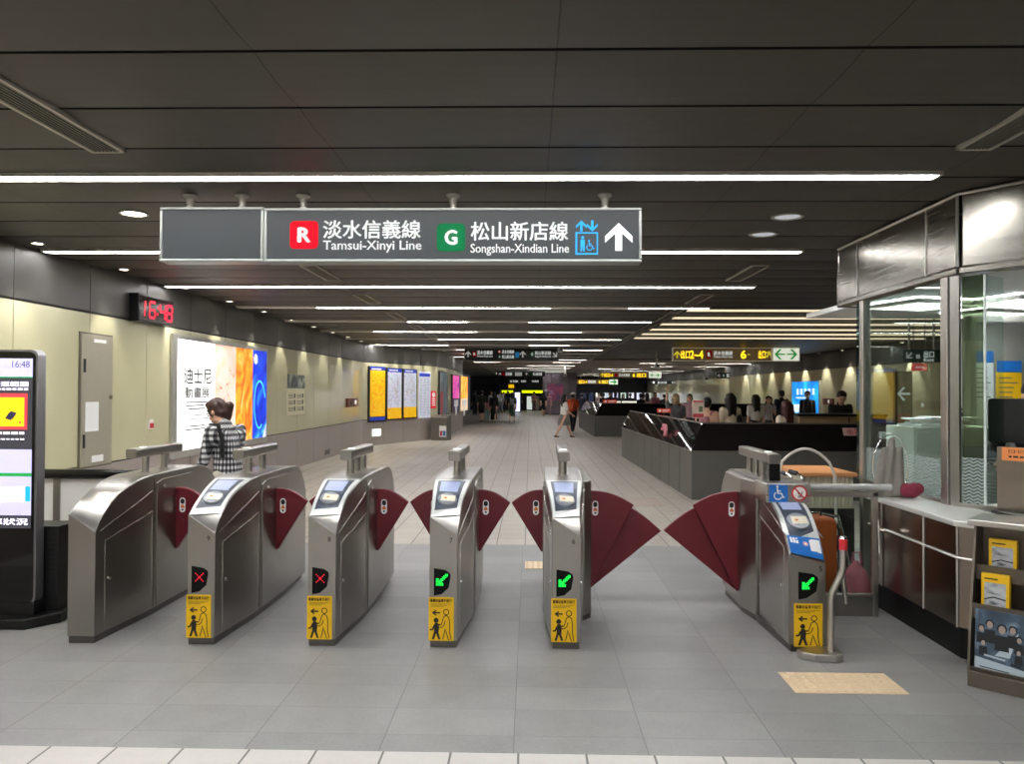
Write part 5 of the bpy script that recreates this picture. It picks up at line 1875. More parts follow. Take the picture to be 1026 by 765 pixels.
dpost = art_mat('dark_poster', [(.32, '#20262a'), (.5, '#4d5a62'), (.65, '#7a8a90'), (.8, '#a03038')], 1.4, .25, 5, 1)
lit_panel(FC, 'dark_poster', 'tall dark grey poster with red strip beside the trash bin', 'poster', (440.8, 372), (448, 416.5), dpost, dframe,
          lambda t, w, h: MB().flat([(-w * .4, h * .02), (-w * .1, h * .02), (-w * .1, h * .55), (-w * .4, h * .55)], -.0628).build('red_strip', mat('poster_red', '#8e2430', .5, emit=.25), t))
magenta = art_mat('advert_magenta', [(.3, '#5a2a8c'), (.45, '#d83a9a'), (.6, '#ff8fb4'), (.75, '#ffd0a0')], 1.2, .9, 4, 1.5)
fire = art_mat('advert_amber', [(.3, '#f07818'), (.5, '#ffa83a'), (.65, '#ffd48a'), (.8, '#ff8a70')], 1.2, 1.1, 4, 1.2)
def foot_block(m1_, m2_):
    def f(t, w, h):
        MB().flat([(-w * .46, h * .02), (w * .46, h * .02), (w * .46, h * .36), (-w * .46, h * .36)], -.0626).build('bottom_field', m1_, t)
        b = MB(); b.flat([(-w * .3, h * .14), (w * .3, h * .14), (w * .3, h * .32), (-w * .3, h * .32)], -.0632); b.flat(circ(0, h * .08, w * .14, 10), -.0632); b.build('white_block', swhite, t)
    return f
lit_panel(FC, 'advert_lightbox', 'magenta and violet lit advert on the far left wall', 'advert', (453.6, 375.5), (460.3, 412), magenta, dframe, foot_block(mat('advert_violet', '#3a2050', .5, emit=.3), None))
lit_panel(FC, 'advert_lightbox', 'amber lit advert, last of the left wall beside the walking crowd', 'advert', (461.6, 376.5), (468.6, 411.5), fire, ALU, foot_block(mat('advert_cream', '#ffd9b0', .5, emit=.8), None))
# lit exit sign low on the wall
u, z1 = FB.hit(374, 429.5, .02); z0 = FB.hit(374, 437, .02)[1]; u2 = FB.hit(382.3, 430, .02)[0]
t = thing('low_exit_light', 'small white lit exit sign low on the dado under the map boards', 'sign', FB.loc((u + u2) / 2 - .1, z0, .012), FB.a)
w, h = (u2 - u) * 1.08, z1 - z0
b = MB(); b.box(-w / 2, w / 2, -.05, .0, 0, h); b.build('housing', WHITE, t, bevel=.004)
b = MB(); b.flat([(-w * .47, h * .06), (w * .47, h * .06), (w * .47, h * .94), (-w * .47, h * .94)], -.0515); b.build('lit_face', mat('exit_face', '#f4fff6', .5, emit=1.2), t)
b = MB(); b.stroke([(-w * .38, h * .5), (-w * .2, h * .5)], h * .1, -.052); b.stroke([(-w * .3, h * .66), (-w * .38, h * .5), (-w * .3, h * .34)], h * .08, -.052)
for x in (-.08, .06, .2):
    b.stroke([(w * x, h * .3), (w * x, h * .7)], w * .06, -.052)
b.build('pictogram', mat('exit_green', '#3aa86a', .5), t)
# trash bin
q = P(440, 441, Z=0); q2 = P(448, 441, Z=0)
t = thing('trash_bin', 'steel trash bin with two dark slots standing against the far left wall', 'bin', (P(439.5, 441, Z=0).x + .02, q.y, 0), -.25)
bh = P(440, 417.5, Y=q.y).z
b = MB(); b.box(-.30, .26, 0, .42, 0, bh - .02); b.build('body', mat('bin_steel', '#7a776f', .4, .6), t, bevel=.01)
b = MB(); b.prism([(0, bh - .02), (.42, bh - .02), (.42, bh + .06), (.3, bh + .06)], -.30, .26, 'x'); lid = b.build('lid', mat('bin_steel', '#7a776f', .4, .6), t, bevel=.006)
b = MB()
for x in (.02, .15):
    b.add([(x, .085, bh + .008), (x + .08, .085, bh + .008), (x + .08, .22, bh + .048), (x, .22, bh + .048)], [(0, 1, 2, 3)])
b.build('slot', BLACK, lid)
b = MB(); b.flat([(-.0, .12), (.24, .12), (.24, .48), (0, .48)], -.003, 0); b.flat([(.02, .15), (.11, .15), (.11, .32), (.02, .32)], -.004, 1); b.flat([(.13, .15), (.22, .15), (.22, .32), (.13, .32)], -.004, 2); b.build('sorting_labels', [PAPER, mat('label_red', '#c05060', .5), mat('label_blue', '#3a78b8', .5)], t)
# ---------------------------------------------------------------- right wall adverts
FR = Fr(((XR, 69), (XR, 9)))
u, w, _, _ = FR.rect((793, 381), (821, 415), .06)
z1 = FR.hit(807, 381.5, .06)[1]; z0 = .8; h = z1 - z0
t = thing('advert_lightbox', 'bright sky blue lit advert on the right wall behind the crowd', 'advert', FR.loc(u, z0, 0), FR.a)
b = MB(); b.box(-w / 2, w / 2, -.06, 0, 0, h); b.build('frame', ALU, t, bevel=.006)
b = MB(); b.flat([(-w * .47, h * .02), (w * .47, h * .02), (w * .47, h * .98), (-w * .47, h * .98)], -.062)
b.build('picture', art_mat('advert_sky', [(.3, '#0a62d8'), (.5, '#1aa0f4'), (.62, '#35c4ff'), (.8, '#9fe8ff')], .8, 1.0, 3, 1), t)
b = MB()
rr = random.Random(5)
for k in range(5):
    x = w * (-.30 + .14 * k)
    for j in range(3):
        b.stroke([(x, h * (.62 + .06 * j)), (x + w * .09, h * (.62 + .06 * j))], h * .03, -.064)
    b.stroke([(x + w * .045, h * .6), (x + w * .045, h * .78)], w * .025, -.064)
b.stroke([(-w * .32, h * .5), (w * .1, h * .5)], h * .04, -.064)
b.flat([(-w * .44, h * .06), (w * .2, h * .06), (w * .2, h * .3), (-w * .44, h * .3)], -.063)
b.build('picture_print', mat('advert_print', '#e6f4ff', .5, emit=.9), t)
u, w, _, _ = FR.rect((825, 399), (835, 405), .03)
z1 = FR.hit(830, 399, .03)[1]; z0 = FR.hit(830, 405, .03)[1]
t = thing('fire_alarm_box', 'dark fire alarm box on the right wall beside the blue advert', 'alarm', FR.loc(u, z0, 0), FR.a)
b = MB(); b.box(-w / 2, w / 2, -.05, 0, 0, z1 - z0); b.build('box', mat('dark_red', '#5a1c1c', .4), t, bevel=.006)
b = MB(); b.tube([(w * .1, -.05, (z1 - z0) / 2), (w * .1, -.07, (z1 - z0) / 2)], [.07, .05], 12); b.build('lamp', swhite, t)
# ---------------------------------------------------------------- black topped parapets round the stair openings
pgrey = mat('parapet_grey', '#5c5a55', .45, .15, var=.05)
pblack = mat('parapet_black_glass', '#1a1716', .0, var=.2, spec=.2)
pcap = mat('parapet_cap', '#6b645a', .3, .5)


def parapet(label, px0, x_right, y0, y1, ztop, zmid, jx, x_left_far=None, slope=.20):
    """an L of wall: a run along the corridor and a run across, sloping black upper band"""
    xl = px0
    t = thing('parapet', label, 'parapet', (xl, y0, 0))
    D, Wd = y1 - y0, x_right - xl
    sk = (x_left_far or xl) - xl
    # plinth
    b = MB()
    n = 9
    for k in range(n):
        a, e = D * k / n + .012, D * (k + 1) / n - .012
        xa_, xe = sk * a / D, sk * e / D
        b.prism([(xa_, a), (xa_ + .35, a), (xe + .35, e), (xe, e)], 0.0, zmid, 'z')
    m_ = max(2, round(Wd / jx))
    for k in range(m_):
        a, e = Wd * k / m_ + (.0 if k == 0 else .004), Wd * (k + 1) / m_ - .004
        b.box(a, e, -.0 if k else 0, .35, 0, zmid)
    b.build('plinth', pgrey, t)
    b = MB()
    s = slope
    # across run: slanted face then top
    b.add([(0, -.006, zmid), (Wd, -.006, zmid), (Wd, s, ztop), (s, s, ztop), (Wd, .36, ztop), (s, .36, ztop), (Wd, .36, zmid), (.35, .36, zmid)], [(0, 1, 2, 3), (3, 2, 4, 5), (5, 4, 6, 7)])
    b.add([(-.006, 0, zmid), (-.006 + sk, D, zmid), (s + sk, D, ztop), (s, s, ztop), (.36 + sk, D, ztop), (.36, .36, ztop), (.36 + sk, D, zmid), (.36, .36, zmid)], [(1, 0, 3, 2), (2, 3, 5, 4), (4, 5, 7, 6)])
    b.add([(-.006 + sk, D, zmid), (s + sk, D, ztop), (.36 + sk, D, ztop), (.36 + sk, D, zmid)], [(0, 1, 2, 3)])
    b.build('black_band', pblack, t)
    b = MB()
    b.tube([(Wd, s, ztop + .006), (s, s, ztop + .006), (s + sk, D, ztop + .006)], .012, 6)
    b.tube([(Wd, -.008, zmid), (-.008, -.008, zmid), (-.008 + sk, D, zmid)], .008, 6)
    b.build('edge_trim', pcap, t)
    return t


c0 = P(693, 500.5, Z=0); c1 = P(623, 456.8, Z=0)
zt = P(705, 424, Y=c0.y + .2).z; zm = P(693, 451.6, Y=c0.y).z
parapet('near black topped grey parapet wall, its corner facing the gates', c0.x, 8.6, c0.y, c1.y, zt, zm, 1.45, c1.x)
e0 = P(595.6, 437, Z=0); e1 = P(580, 427.7, Z=0)
zt2 = P(606, 404, Y=e0.y + .2).z; zm2 = P(595.6, 416.5, Y=e0.y).z
parapet('second black topped grey parapet wall, further down the corridor beside the walking pair', e0.x, 9.6, e0.y, e1.y, zt2, zm2, 1.5, e1.x, .3)
# floor of the paved apron beside it, counters in the hall
tan = mat('tan_wood', '#a58a62', .5, var=.12, scale=5, stretch=(8, 1, 1))
q = P(801, 424, Y=14.4); q2 = P(866, 424, Y=14.4)
zc = P(830, 414.5, Y=14.4).z
t = thing('reception_counter', 'tan wood counter with black top behind the near black parapet', 'counter', (q.x, 14.4, 0))
wd_ = q2.x - q.x + .4
b = MB(); b.box(0, wd_, 0, .5, 0, zc - .04); b.build('body', tan, t)
b = MB(); b.box(-.05, wd_, -.06, .6, zc - .04, zc); b.build('top', BLACK, t, bevel=.004)
b = MB(); b.box(.9, .92, -.006, 0, .1, zc - .05); b.build('joint', BLACK, t)
# poster on a stand, plates and ornaments
q = P(699, 400, Y=12.6); qb = P(699, 418.5, Y=12.6)
t = thing('poster_stand', 'red and cream notice poster standing on the near parapet', 'poster', (P(699, 418, Y=c0.y + 1.3).x, c0.y + 1.25, 0))
q = P(693, 400.5, Y=c0.y + 1.25); q2 = P(705, 419, Y=c0.y + 1.25)
w, h = q2.x - q.x, q.z - q2.z
b = MB(); b.box(-w / 2, w / 2, 0, .02, q2.z, q.z); b.build('sheet', mat('notice_cream', '#d9c2ae', .5), t)
b = MB(); b.flat([(-w * .44, q2.z + h * .06), (w * .44, q2.z + h * .06), (w * .44, q2.z + h * .26), (-w * .44, q2.z + h * .26)], -.002); b.flat([(-w * .44, q.z - h * .12), (w * .44, q.z - h * .12), (w * .44, q.z - h * .04), (-w * .44, q.z - h * .04)], -.002); b.build('red_field', mat('notice_red2', '#c43a44', .5), t)
b = MB(); b.flat([(w * .05, q2.z + h * .36), (w * .36, q2.z + h * .36), (w * .36, q2.z + h * .66), (w * .05, q2.z + h * .66)], -.002); b.build('picture', mat('notice_green', '#5a6a4a', .5), t)
b = MB(); b.tube([(0, .03, .01), (0, .03, q2.z + .2)], .02, 8); b.lathe([(.16, 0), (.16, .015), (.03, .03)], c=(0, .03, 0), seg=16); b.build('stand', BLACK, t)
def top_sign(px0, px1, py0, py1, Y, label, m1_, name='red_sign_plate'):
    a, c = P(px0, py0, Y=Y), P(px1, py1, Y=Y)
    w, h = c.x - a.x, a.z - c.z
    t = thing(name, label, 'sign', ((a.x + c.x) / 2, Y, c.z))
    b = MB(); b.box(-w / 2, w / 2, 0, .015, 0, h); b.build('plate', m1_, t)
    b = MB(); b.flat(circ(-w * .3, h * .5, h * .3, 12), -.0016); b.stroke([(-w * .1, h * .6), (w * .4, h * .6)], h * .18, -.0016); b.stroke([(-w * .1, h * .3), (w * .3, h * .3)], h * .12, -.0016); b.build('print', swhite, t)
    return t
# no food sign fixed on the black band
Yb = c0.y + .07
a, c = P(846.5, 428, Y=Yb), P(861, 436.5, Y=Yb)
w, h = c.x - a.x, a.z - c.z
ang = math.atan2(.206, zt - zm)
zb_ = (c.z - zm)
t = thing('no_eating_sign', 'white plaque with red ban ring on the black parapet front', 'sign', ((a.x + c.x) / 2, c0.y - .006 + (c.z - zm) * .206 / (zt - zm), c.z))
M_ = Matrix.Rotation(-ang, 4, 'X')
b = MB(); b.box(-w / 2, w / 2, -.006, .001, 0, h); b.build('plaque', mat('plaque_pink', '#d9b3ac', .5), t, M=M_)
b = MB(); b.stroke(circ(-.0, h * .5, h * .34, 20), h * .09, -.0066, 0, True); b.stroke([(-h * .24, h * .74), (h * .24, h * .26)], h * .08, -.0068); b.stroke([(w * .36, h * .1), (w * .36, h * .9)], w * .06, -.0066)
b.stroke([(-h * .15, h * .4), (h * .16, h * .4)], h * .12, -.0064, 1); b.stroke([(-h * .1, h * .6), (h * .1, h * .6)], h * .12, -.0064, 1)
b.build('pictogram', [RED, INK], t, M=M_)
# pink bow on the slanted band of the corridor run
fy = .42
qx = P(661.5, 420, Y=13.8)
sk_ = (c1.x - c0.x)
yy = 13.8
xx = c0.x + sk_ * (yy - c0.y) / (c1.y - c0.y) + .06
t = thing('pink_ribbon', 'pink ribbon bow stuck on the black band of the near parapet', 'ribbon', (xx - .03, yy, zm + .12))
pkr = mat('ribbon_pink', '#e08a94', .6)
for nm, pts, r in (('loop', [(0, 0, .10), (-.02, -.10, .17), (-.03, -.16, .10), (0, 0, .09)], .03), ('loop', [(0, 0, .10), (-.02, .10, .17), (-.03, .16, .10), (0, 0, .09)], .03), ('tail', [(0, 0, .09), (-.01, -.08, .0)], .025), ('tail', [(0, 0, .09), (-.01, .09, -.02)], .025)):
    b = MB(); b.tube(pts, r, 8); b.build(nm, pkr, t)
b = MB(); b.ell((-.01, 0, .10), (.045, .04, .045)); b.build('knot', pkr, t)
# lit pale counter tops on the far parapet
for i, (xa_, xb_, ya_, yb_, m_, lab, nm) in enumerate(((607, 622, 404.6, 406.6, L_WHITE, 'white lit strip along the far parapet edge, left one', 'counter_light'), (623, 638, 404.8, 406.8, L_WHITE, 'white lit strip along the far parapet edge, right one', 'counter_light'))):
    Y = e0.y + .55
    a, c = P(xa_, ya_, Y=Y), P(xb_, yb_, Y=Y)
    t = thing(nm, lab, 'light', ((a.x + c.x) / 2, Y, zt2))
    w = c.x - a.x
    b = MB(); b.box(-w / 2, w / 2, 0, .1, 0, .03); b.build('base', ALU, t)
    b = MB(); b.box(-w / 2 + .01, w / 2 - .01, -.004, .09, .03, .08); b.build('diffuser', mat('counter_lit', '#fff6ea', .5, emit=1.0), t)
top = e0.y + .5
for (xa_, xb_, ya_, yb_, Y, z, lab) in ((604, 618, 401.5, 405.3, e0.y + .4, zt2, 'orange red sign plate standing on the second parapet'), (658.5, 672, 409, 413.3, 17.0, 0, 'red and white sign plate on a post inside the near parapet')):
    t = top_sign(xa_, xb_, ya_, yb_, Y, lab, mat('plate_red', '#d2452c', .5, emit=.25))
    if z:
        t.location.z = z
    else:
        b = MB(); b.tube([(0, .02, -t.location.z), (0, .02, .02)], .02, 8); b.lathe([(.15, -t.location.z), (.15, -t.location.z + .02), (.02, -t.location.z + .03)], c=(0, .02, 0), seg=14); b.build('post', BLACK, t)
# mirror clad pillar at the end of the corridor
a, c = P(544, 378, Y=55), P(577.5, 413, Y=55)
t = thing('mirror_pillar', 'broad purple grey mirror clad pillar at the corridor end', 'pillar', ((a.x + c.x) / 2, 55, 0))
w = c.x - a.x
b = MB()
for k in range(4):
    x = -w / 2 + w * k / 4
    b.box(x + .01, x + w / 4 - .01, 0, .05, .12, CZ)
b.build('mirror_cladding', mat('pillar_mirror', (.30, .27, .33), .18, 1.0, var=.2, scale=1), t)
b = MB(); b.box(-w / 2, w / 2, .05, 1.5, 0, CZ); b.box(-w / 2 - .03, w / 2 + .03, -.03, .05, 0, .12); b.build('core', mat('pillar_core', '#4a4650', .4), t)
b = MB(); b.flat([(-w * .36, 1.0), (w * .1, 1.0), (w * .1, 2.2), (-w * .36, 2.2)], -.002); b.build('faded_poster', art_mat('pillar_poster', [(.35, '#463a54'), (.55, '#8a3a54'), (.7, '#8c86a8')], 1.2, .15), t)

# ---------------------------------------------------------------- far end of the hall
YF = 67.9
def far_panel(name, label, cat, px0, py0, px1, py1, Y, m, fm=None, depth=.2, group=None, ground=False, fr_=.08):
    a, c = P(px0, py0, Y=Y), P(px1, py1, Y=Y)
    w, h = c.x - a.x, a.z - (0 if ground else c.z)
    t = thing(name, label, cat, ((a.x + c.x) / 2, Y, 0 if ground else c.z), 0, group)
    b = MB(); b.box(-w / 2, w / 2, 0, depth, 0, h); b.build('frame', fm or dframe, t)
    b = MB(); b.flat([(-w / 2 + fr_, fr_), (w / 2 - fr_, fr_), (w / 2 - fr_, h - fr_), (-w / 2 + fr_, h - fr_)], -.004); b.build('lit_face', m, t)
    return t, w, h


lime = mat('lime_light', '#d8f000', .5, emit=1.3)
far_panel('shop_fascia', 'lime green lit shop fascia at the corridor end, left of the white screen', 'sign', 502, 390, 515, 394.5, YF - .3, lime)
far_panel('shop_fascia', 'lime green lit shop fascia at the corridor end, right of the white screen', 'sign', 522, 390, 546, 394.5, YF - .3, lime)
far_panel('hanging_notice', 'square yellow hanging sign at the corridor end', 'sign', 508.5, 384, 516, 389.5, 62, mat('notice_yellow', '#f0b800', .5, emit=.9))
far_panel('lit_screen', 'upright pale violet lit screen standing at the corridor end', 'screen', 515, 392, 522, 404.5, 60, mat('screen_pale', '#d8dcff', .5, emit=1.3), ground=True)
for i, (xa_, xb_, col, e_) in enumerate(((527, 534, '#dfe6dd', .7), (536, 541, '#6a5a50', .3), (541.5, 546, '#c8d8d0', .7))):
    far_panel('shop_window', ('pale lit ticket machine front at the corridor end', 'brown shop front at the corridor end behind the walkers', 'pale lit shop window left of the mirror pillar')[i], 'shop front', xa_, 396, xb_, 410, YF - .4, mat('shop_%d' % i, col, .5, emit=e_), ground=True, group='shop fronts at the corridor end')
rs = [(580, 588, '#28324a', .5), (589, 595, '#20304c', .6), (596, 602, '#f2f2ee', 1.1), (604, 612, '#c8d6e0', .9), (613, 620, '#e4e0ff', 1.0), (621, 628, '#cfe8da', 1.0), (629, 636, '#e8e8f4', 1.1), (637, 644, '#d8dff4', 1.0), (645, 650, '#eef2ea', 1.0), (651, 667, '#e6f08a', 1.2), (668, 673, '#6a6c78', .4)]
for i, (xa_, xb_, col, e_) in enumerate(rs):
    far_panel('shop_window', 'lit shop window at the far end of the right hall, %s from the mirror pillar' % NUM[i], 'shop front', xa_, 392.5, xb_, 408, YF - .4 - (i % 2) * .15, art_mat('shopw_%d' % i, [(.3, col), (.55, col), (.75, '#8a8a80')], .5, e_, 3, 1), ground=True, group='shop windows at the far end')
far_panel('wall_screen', 'large black screen among the shops at the far end', 'screen', 674, 391, 689, 408, 58, BLACK, ground=True)
far_panel('advert_lightbox', 'pale blue lit advert with a pink figure beside the black screen', 'advert', 689, 391, 705, 408, 58.5, art_mat('far_blue', [(.35, '#5a94dc'), (.55, '#9cc4f0'), (.72, '#e08aa0')], .6, .9, 3, 1), ground=True)
# dark doorway row behind the left walkers
far_panel('passage_opening', 'dark passage opening at the end of the left wall', 'opening', 474, 384, 500, 411, YF - .2, mat('passage_black', '#08080a', .6), ground=True)
# standing pillar with notices at the right wall start
a, c = P(705, 381, Y=46), P(711.5, 404, Y=46)
t = thing('notice_pillar', 'pale round pillar with yellow notices in front of the right wall', 'pillar', ((a.x + c.x) / 2, 46, 0))
b = MB(); b.lathe([(.22, 0), (.22, .1), (.2, .12), (.2, CZ)], seg=18); b.build('shaft', mat('pillar_pale', '#b5ab96', .4), t)
b = MB(); b.box(-.16, .16, -.23, -.2, 1.0, 2.1); b.build('notice', mat('notice_pale_yellow', '#d8cc88', .5, emit=.2), t)
# yellow board and brown pillar seen through the booth glass
t = thing('brown_totem', 'brown direction totem with white arrow seen through the booth glass', 'totem', (P(906, 400, Y=12.0).x, 12.0, 0))
b = MB(); b.box(-.13, .13, 0, .1, 0, 1.95); b.build('column', mat('totem_brown', '#6a5222', .5), t, bevel=.006)
b = MB(); b.stroke([(-.08, 1.6), (.09, 1.6)], .035, -.002); b.stroke([(0, 1.5), (-.09, 1.6), (0, 1.7)], .035, -.002); b.build('arrow', swhite, t)
b = MB(); b.flat([(-.1, .9), (.1, .9), (.1, 1.3), (-.1, 1.3)], -.002); b.build('picture', mat('totem_orange', '#b8582a', .5), t)
a, c = P(914.5, 363.8, Y=13.2), P(929, 371.5, Y=13.2)
t = thing('red_led_sign', 'small red sign hanging under the green platform sign', 'sign', ((a.x + c.x) / 2, 13.2, c.z))
w, h = c.x - a.x, a.z - c.z
b = MB(); b.box(-w / 2, w / 2, 0, .05, 0, h); b.build('plate', mat('led_red_plate', '#c42434', .5, emit=.5), t)
b = MB(); b.stroke([(-w * .3, h * .5), (w * .3, h * .5)], h * .25, -.002); b.build('print', mat('print_rose', '#f0b0b8', .5, emit=.4), t)
b = MB(); b.tube([(-w * .4, .025, h), (-w * .4, .025, CZ + .3 - c.z)], .01, 6); b.tube([(w * .4, .025, h), (w * .4, .025, CZ + .3 - c.z)], .01, 6); b.build('hanger', GREYP, t)
# ---------------------------------------------------------------- people
SKIN = mat('skin', '#d9a98c', .55, var=.04)
SKIN2 = mat('skin_tan', '#c48f70', .55, var=.04)
HAIRB = mat('hair_black', '#15110f', .45, var=.3, scale=40)
HAIRN = mat('hair_brown', '#3a2219', .45, var=.3, scale=40)
HAIRR = mat('hair_auburn', '#4c2620', .45, var=.3, scale=40)
FACE = mat('face_dark', '#2a1a16', .6)
LIP = mat('lip', '#a8545a', .5)
MASK = mat('mask_white', '#dfe6ea', .7)
CL = {}


def cloth(c, var=.10):
    k = (c, var)
    if k not in CL:
        CL[k] = mat('cloth_' + c.strip('#'), c, .8, var=var, scale=14)
    return CL[k]


def gingham():
    m = bpy.data.materials.new('black_white_gingham'); m.use_nodes = True
    nt = m.node_tree; b = nt.nodes['Principled BSDF']
    tc = nd(nt, 'ShaderNodeTexCoord'); sp_ = nd(nt, 'ShaderNodeSeparateXYZ'); nt.links.new(tc.outputs['Object'], sp_.inputs[0])
    ang = math_(nt, 'ARCTAN2', sp_.outputs[0], sp_.outputs[1])
    h1 = math_(nt, 'FRACT', math_(nt, 'MULTIPLY', ang, 3.6))
    v1 = math_(nt, 'FRACT', math_(nt, 'MULTIPLY', sp_.outputs[2], 19.0))
    s_ = math_(nt, 'ADD', math_(nt, 'GREATER_THAN', h1, .5), math_(nt, 'GREATER_THAN', v1, .5))
    rp = nd(nt, 'ShaderNodeValToRGB'); rp.color_ramp.interpolation = 'CONSTANT'
    el = rp.color_ramp.elements; el[0].position = 0; el[0].color = (.72, .72, .72, 1); el[1].position = .34; el[1].color = (.13, .13, .14, 1); e = el.new(.8); e.color = (.012, .012, .014, 1)
    nt.links.new(math_(nt, 'DIVIDE', s_, 2.0), rp.inputs[0]); nt.links.new(rp.outputs[0], b.inputs['Base Color']); b.inputs['Roughness'].default_value = .8
    return m


def joinmesh(o, mb):
    me2 = bpy.data.meshes.new('t'); me2.from_pydata([tuple(v) for v in mb.v], [], mb.f)
    me2.polygons.foreach_set('use_smooth', mb.s)
    bm = bmesh.new(); bm.from_mesh(o.data); bm.from_mesh(me2); bm.to_mesh(o.data); bm.free()
    bpy.data.meshes.remove(me2)


def person(label, x, y, rot, h=1.62, top='#888888', sleeve=.55, bottom=('trousers', '#222222', .95), hair=('short', HAIRB), shoes='#1a1a1a', legs=((.0, 0), (.0, 0)), arms=((.0, .12, .15), (.0, .12, .15)), lean=0.0, nod=0.0, turn=0.0, wide=1.0, vox=.017, topmat=None, skin=SKIN, z=0.0, mask=False, front=True, hem=.50):
    t = thing('person', label, 'person', (x, y, z), rot)
    hip = Vector((0, 0, .525 * h))
    Lg = []
    for s, (sw, bend) in zip((-1, 1), legs):
        a = Vector((s * .05 * h, 0, .52 * h))
        k = a + Vector((0, math.sin(sw), -math.cos(sw))) * .245 * h
        n = k + Vector((0, math.sin(sw - bend), -math.cos(sw - bend))) * .24 * h
        Lg.append([a, k, n])
    drop = min(l[2].z for l in Lg) - .038 * h
    D = Vector((0, 0, -drop))
    for l in Lg:
        for i in range(3):
            l[i] = l[i] + D
    hip += D
    R = Matrix.Rotation(-lean, 3, 'X')
    U = lambda v: hip + R @ (Vector(v) * h)
    chest, nb = U((0, 0, .19)), U((0, .0, .305))
    Hd = Matrix.Rotation(turn, 3, 'Z') @ Matrix.Rotation(-lean - nod, 3, 'X')
    hc = nb + Hd @ Vector((0, .012 * h, .098 * h))
    HP = lambda u, v, w: hc + Hd @ (Vector((u, v, w)) * h)
    A = []
    for s, (sw, out, eb) in zip((-1, 1), arms):
        sh = U((s * .105 * wide, 0, .275))
        d1 = R @ Vector((s * math.sin(out), math.sin(sw) * math.cos(out), -math.cos(sw) * math.cos(out)))
        el = sh + d1 * .172 * h
        d2 = R @ Vector((s * math.sin(out) * .3 - s * .25 * math.sin(eb), math.sin(sw + eb), -math.cos(sw + eb))).normalized()
        wr = el + d2 * .145 * h
        A.append((sh, el, wr, d2))
    # body: one skin surface
    pr = [('c', hip, chest, .075 * h, .072 * h), ('c', U((-.075 * wide, 0, .25)), U((.075 * wide, 0, .25)), .05 * h, .05 * h), ('c', U((0, 0, .27)), HP(0, -.01, -.04), .032 * h, .029 * h),
          ('e', HP(0, -.008, .018), (.050 * h, .058 * h, .056 * h)), ('e', HP(0, .012, -.025), (.040 * h, .043 * h, .042 * h)), ('c', HP(0, .054, -.002), HP(0, .062, -.014), .006 * h, .009 * h),
          ('e', HP(.05, -.006, -.004), (.008 * h, .012 * h, .018 * h)), ('e', HP(-.05, -.006, -.004), (.008 * h, .012 * h, .018 * h))]
    for a, k, n in Lg:
        pr += [('c', a, k, .05 * h, .034 * h), ('c', k, k.lerp(n, .35), .033 * h, .034 * h), ('c', k.lerp(n, .35), n, .034 * h, .021 * h), ('c', n, n + Vector((0, .07 * h, -.020 * h)), .021 * h, .016 * h)]
    for sh, el, wr, d2 in A:
        pr += [('c', sh, el, .030 * h, .023 * h), ('c', el, el.lerp(wr, .4), .023 * h, .023 * h), ('c', el.lerp(wr, .4), wr, .023 * h, .016 * h), ('c', wr, wr + d2 * .04 * h, .016 * h, .018 * h)]
    body = blob('body', pr, skin, t, vox)
    fb = MB()
    for s, (sh, el, wr, d2) in zip((-1, 1), A):
        side = d2.cross(Vector((s, 0, 0)))
        if side.length < .2:
            side = Vector((0, 1, 0))
        side.normalize()
        inn = side.cross(d2).normalized()
        if inn.x * s > 0:
            inn = -inn
        p0 = wr + d2 * .035 * h
        for j, (o_, ln) in enumerate(((-.015, .040), (-.005, .048), (.005, .046), (.014, .036))):
            a = p0 + side * o_ * h + d2 * .012 * h
            b_ = a + d2 * ln * .45 * h
            c_ = b_ + (d2 * .8 + inn * .6).normalized() * ln * .35 * h
            e_ = c_ + (d2 * .45 + inn * .9).normalized() * ln * .25 * h
            fb.tube([a, b_, c_, e_], [.0052 * h, .005 * h, .0047 * h, .0035 * h], 6)
        a = wr + d2 * .012 * h + side * .012 * h
        fb.tube([a, a + (side * .8 + d2 * .6) .normalized() * .022 * h, a + (side * .6 + d2) .normalized() * .042 * h], [.006 * h, .0058 * h, .004 * h], 6)
    joinmesh(body, fb)
    if front:
        b = MB()
        for s in (-1, 1):
            b.ell(HP(s * .020, .0475, .004), (.0075 * h, .004 * h, .005 * h), 0, 8, 5)
            b.tube([HP(s * .011, .051, .018), HP(s * .031, .045, .019)], .0028 * h, 5)
        b.ell(HP(0, .0535, -.036), (.014 * h, .004 * h, .004 * h), 1, 8, 5)
        b.build('face_features', [FACE, LIP], t)
    if mask:
        blob('face_mask', [('e', HP(0, .022, -.030), (.042 * h, .042 * h, .032 * h))], MASK, t, .012, 2)
    # clothing
    tm = topmat or cloth(top)
    zb = hem - .525
    pr = [('c', U((0, 0, max(zb + .07, 0))), chest, .084 * h, .080 * h), ('c', U((-.078 * wide, 0, .245)), U((.078 * wide, 0, .245)), .060 * h, .060 * h), ('c', U((0, 0, zb + .06)), U((0, 0, .1)), .088 * h, .082 * h), ('c', U((0, -.006, .285)), U((0, .0, .315)), .052 * h, .040 * h)]
    for sh, el, wr, d2 in A:
        if sleeve <= 0:
            continue
        if sleeve <= 1:
            pr.append(('c', sh, sh.lerp(el, sleeve), .042 * h, .036 * h))
        else:
            pr += [('c', sh, el, .041 * h, .032 * h), ('c', el, el.lerp(wr, min(.95, sleeve - 1)), .032 * h, .026 * h)]
    blob('top', pr, tm, t, vox)
    kind, col, ln = bottom
    bmt = cloth(col)
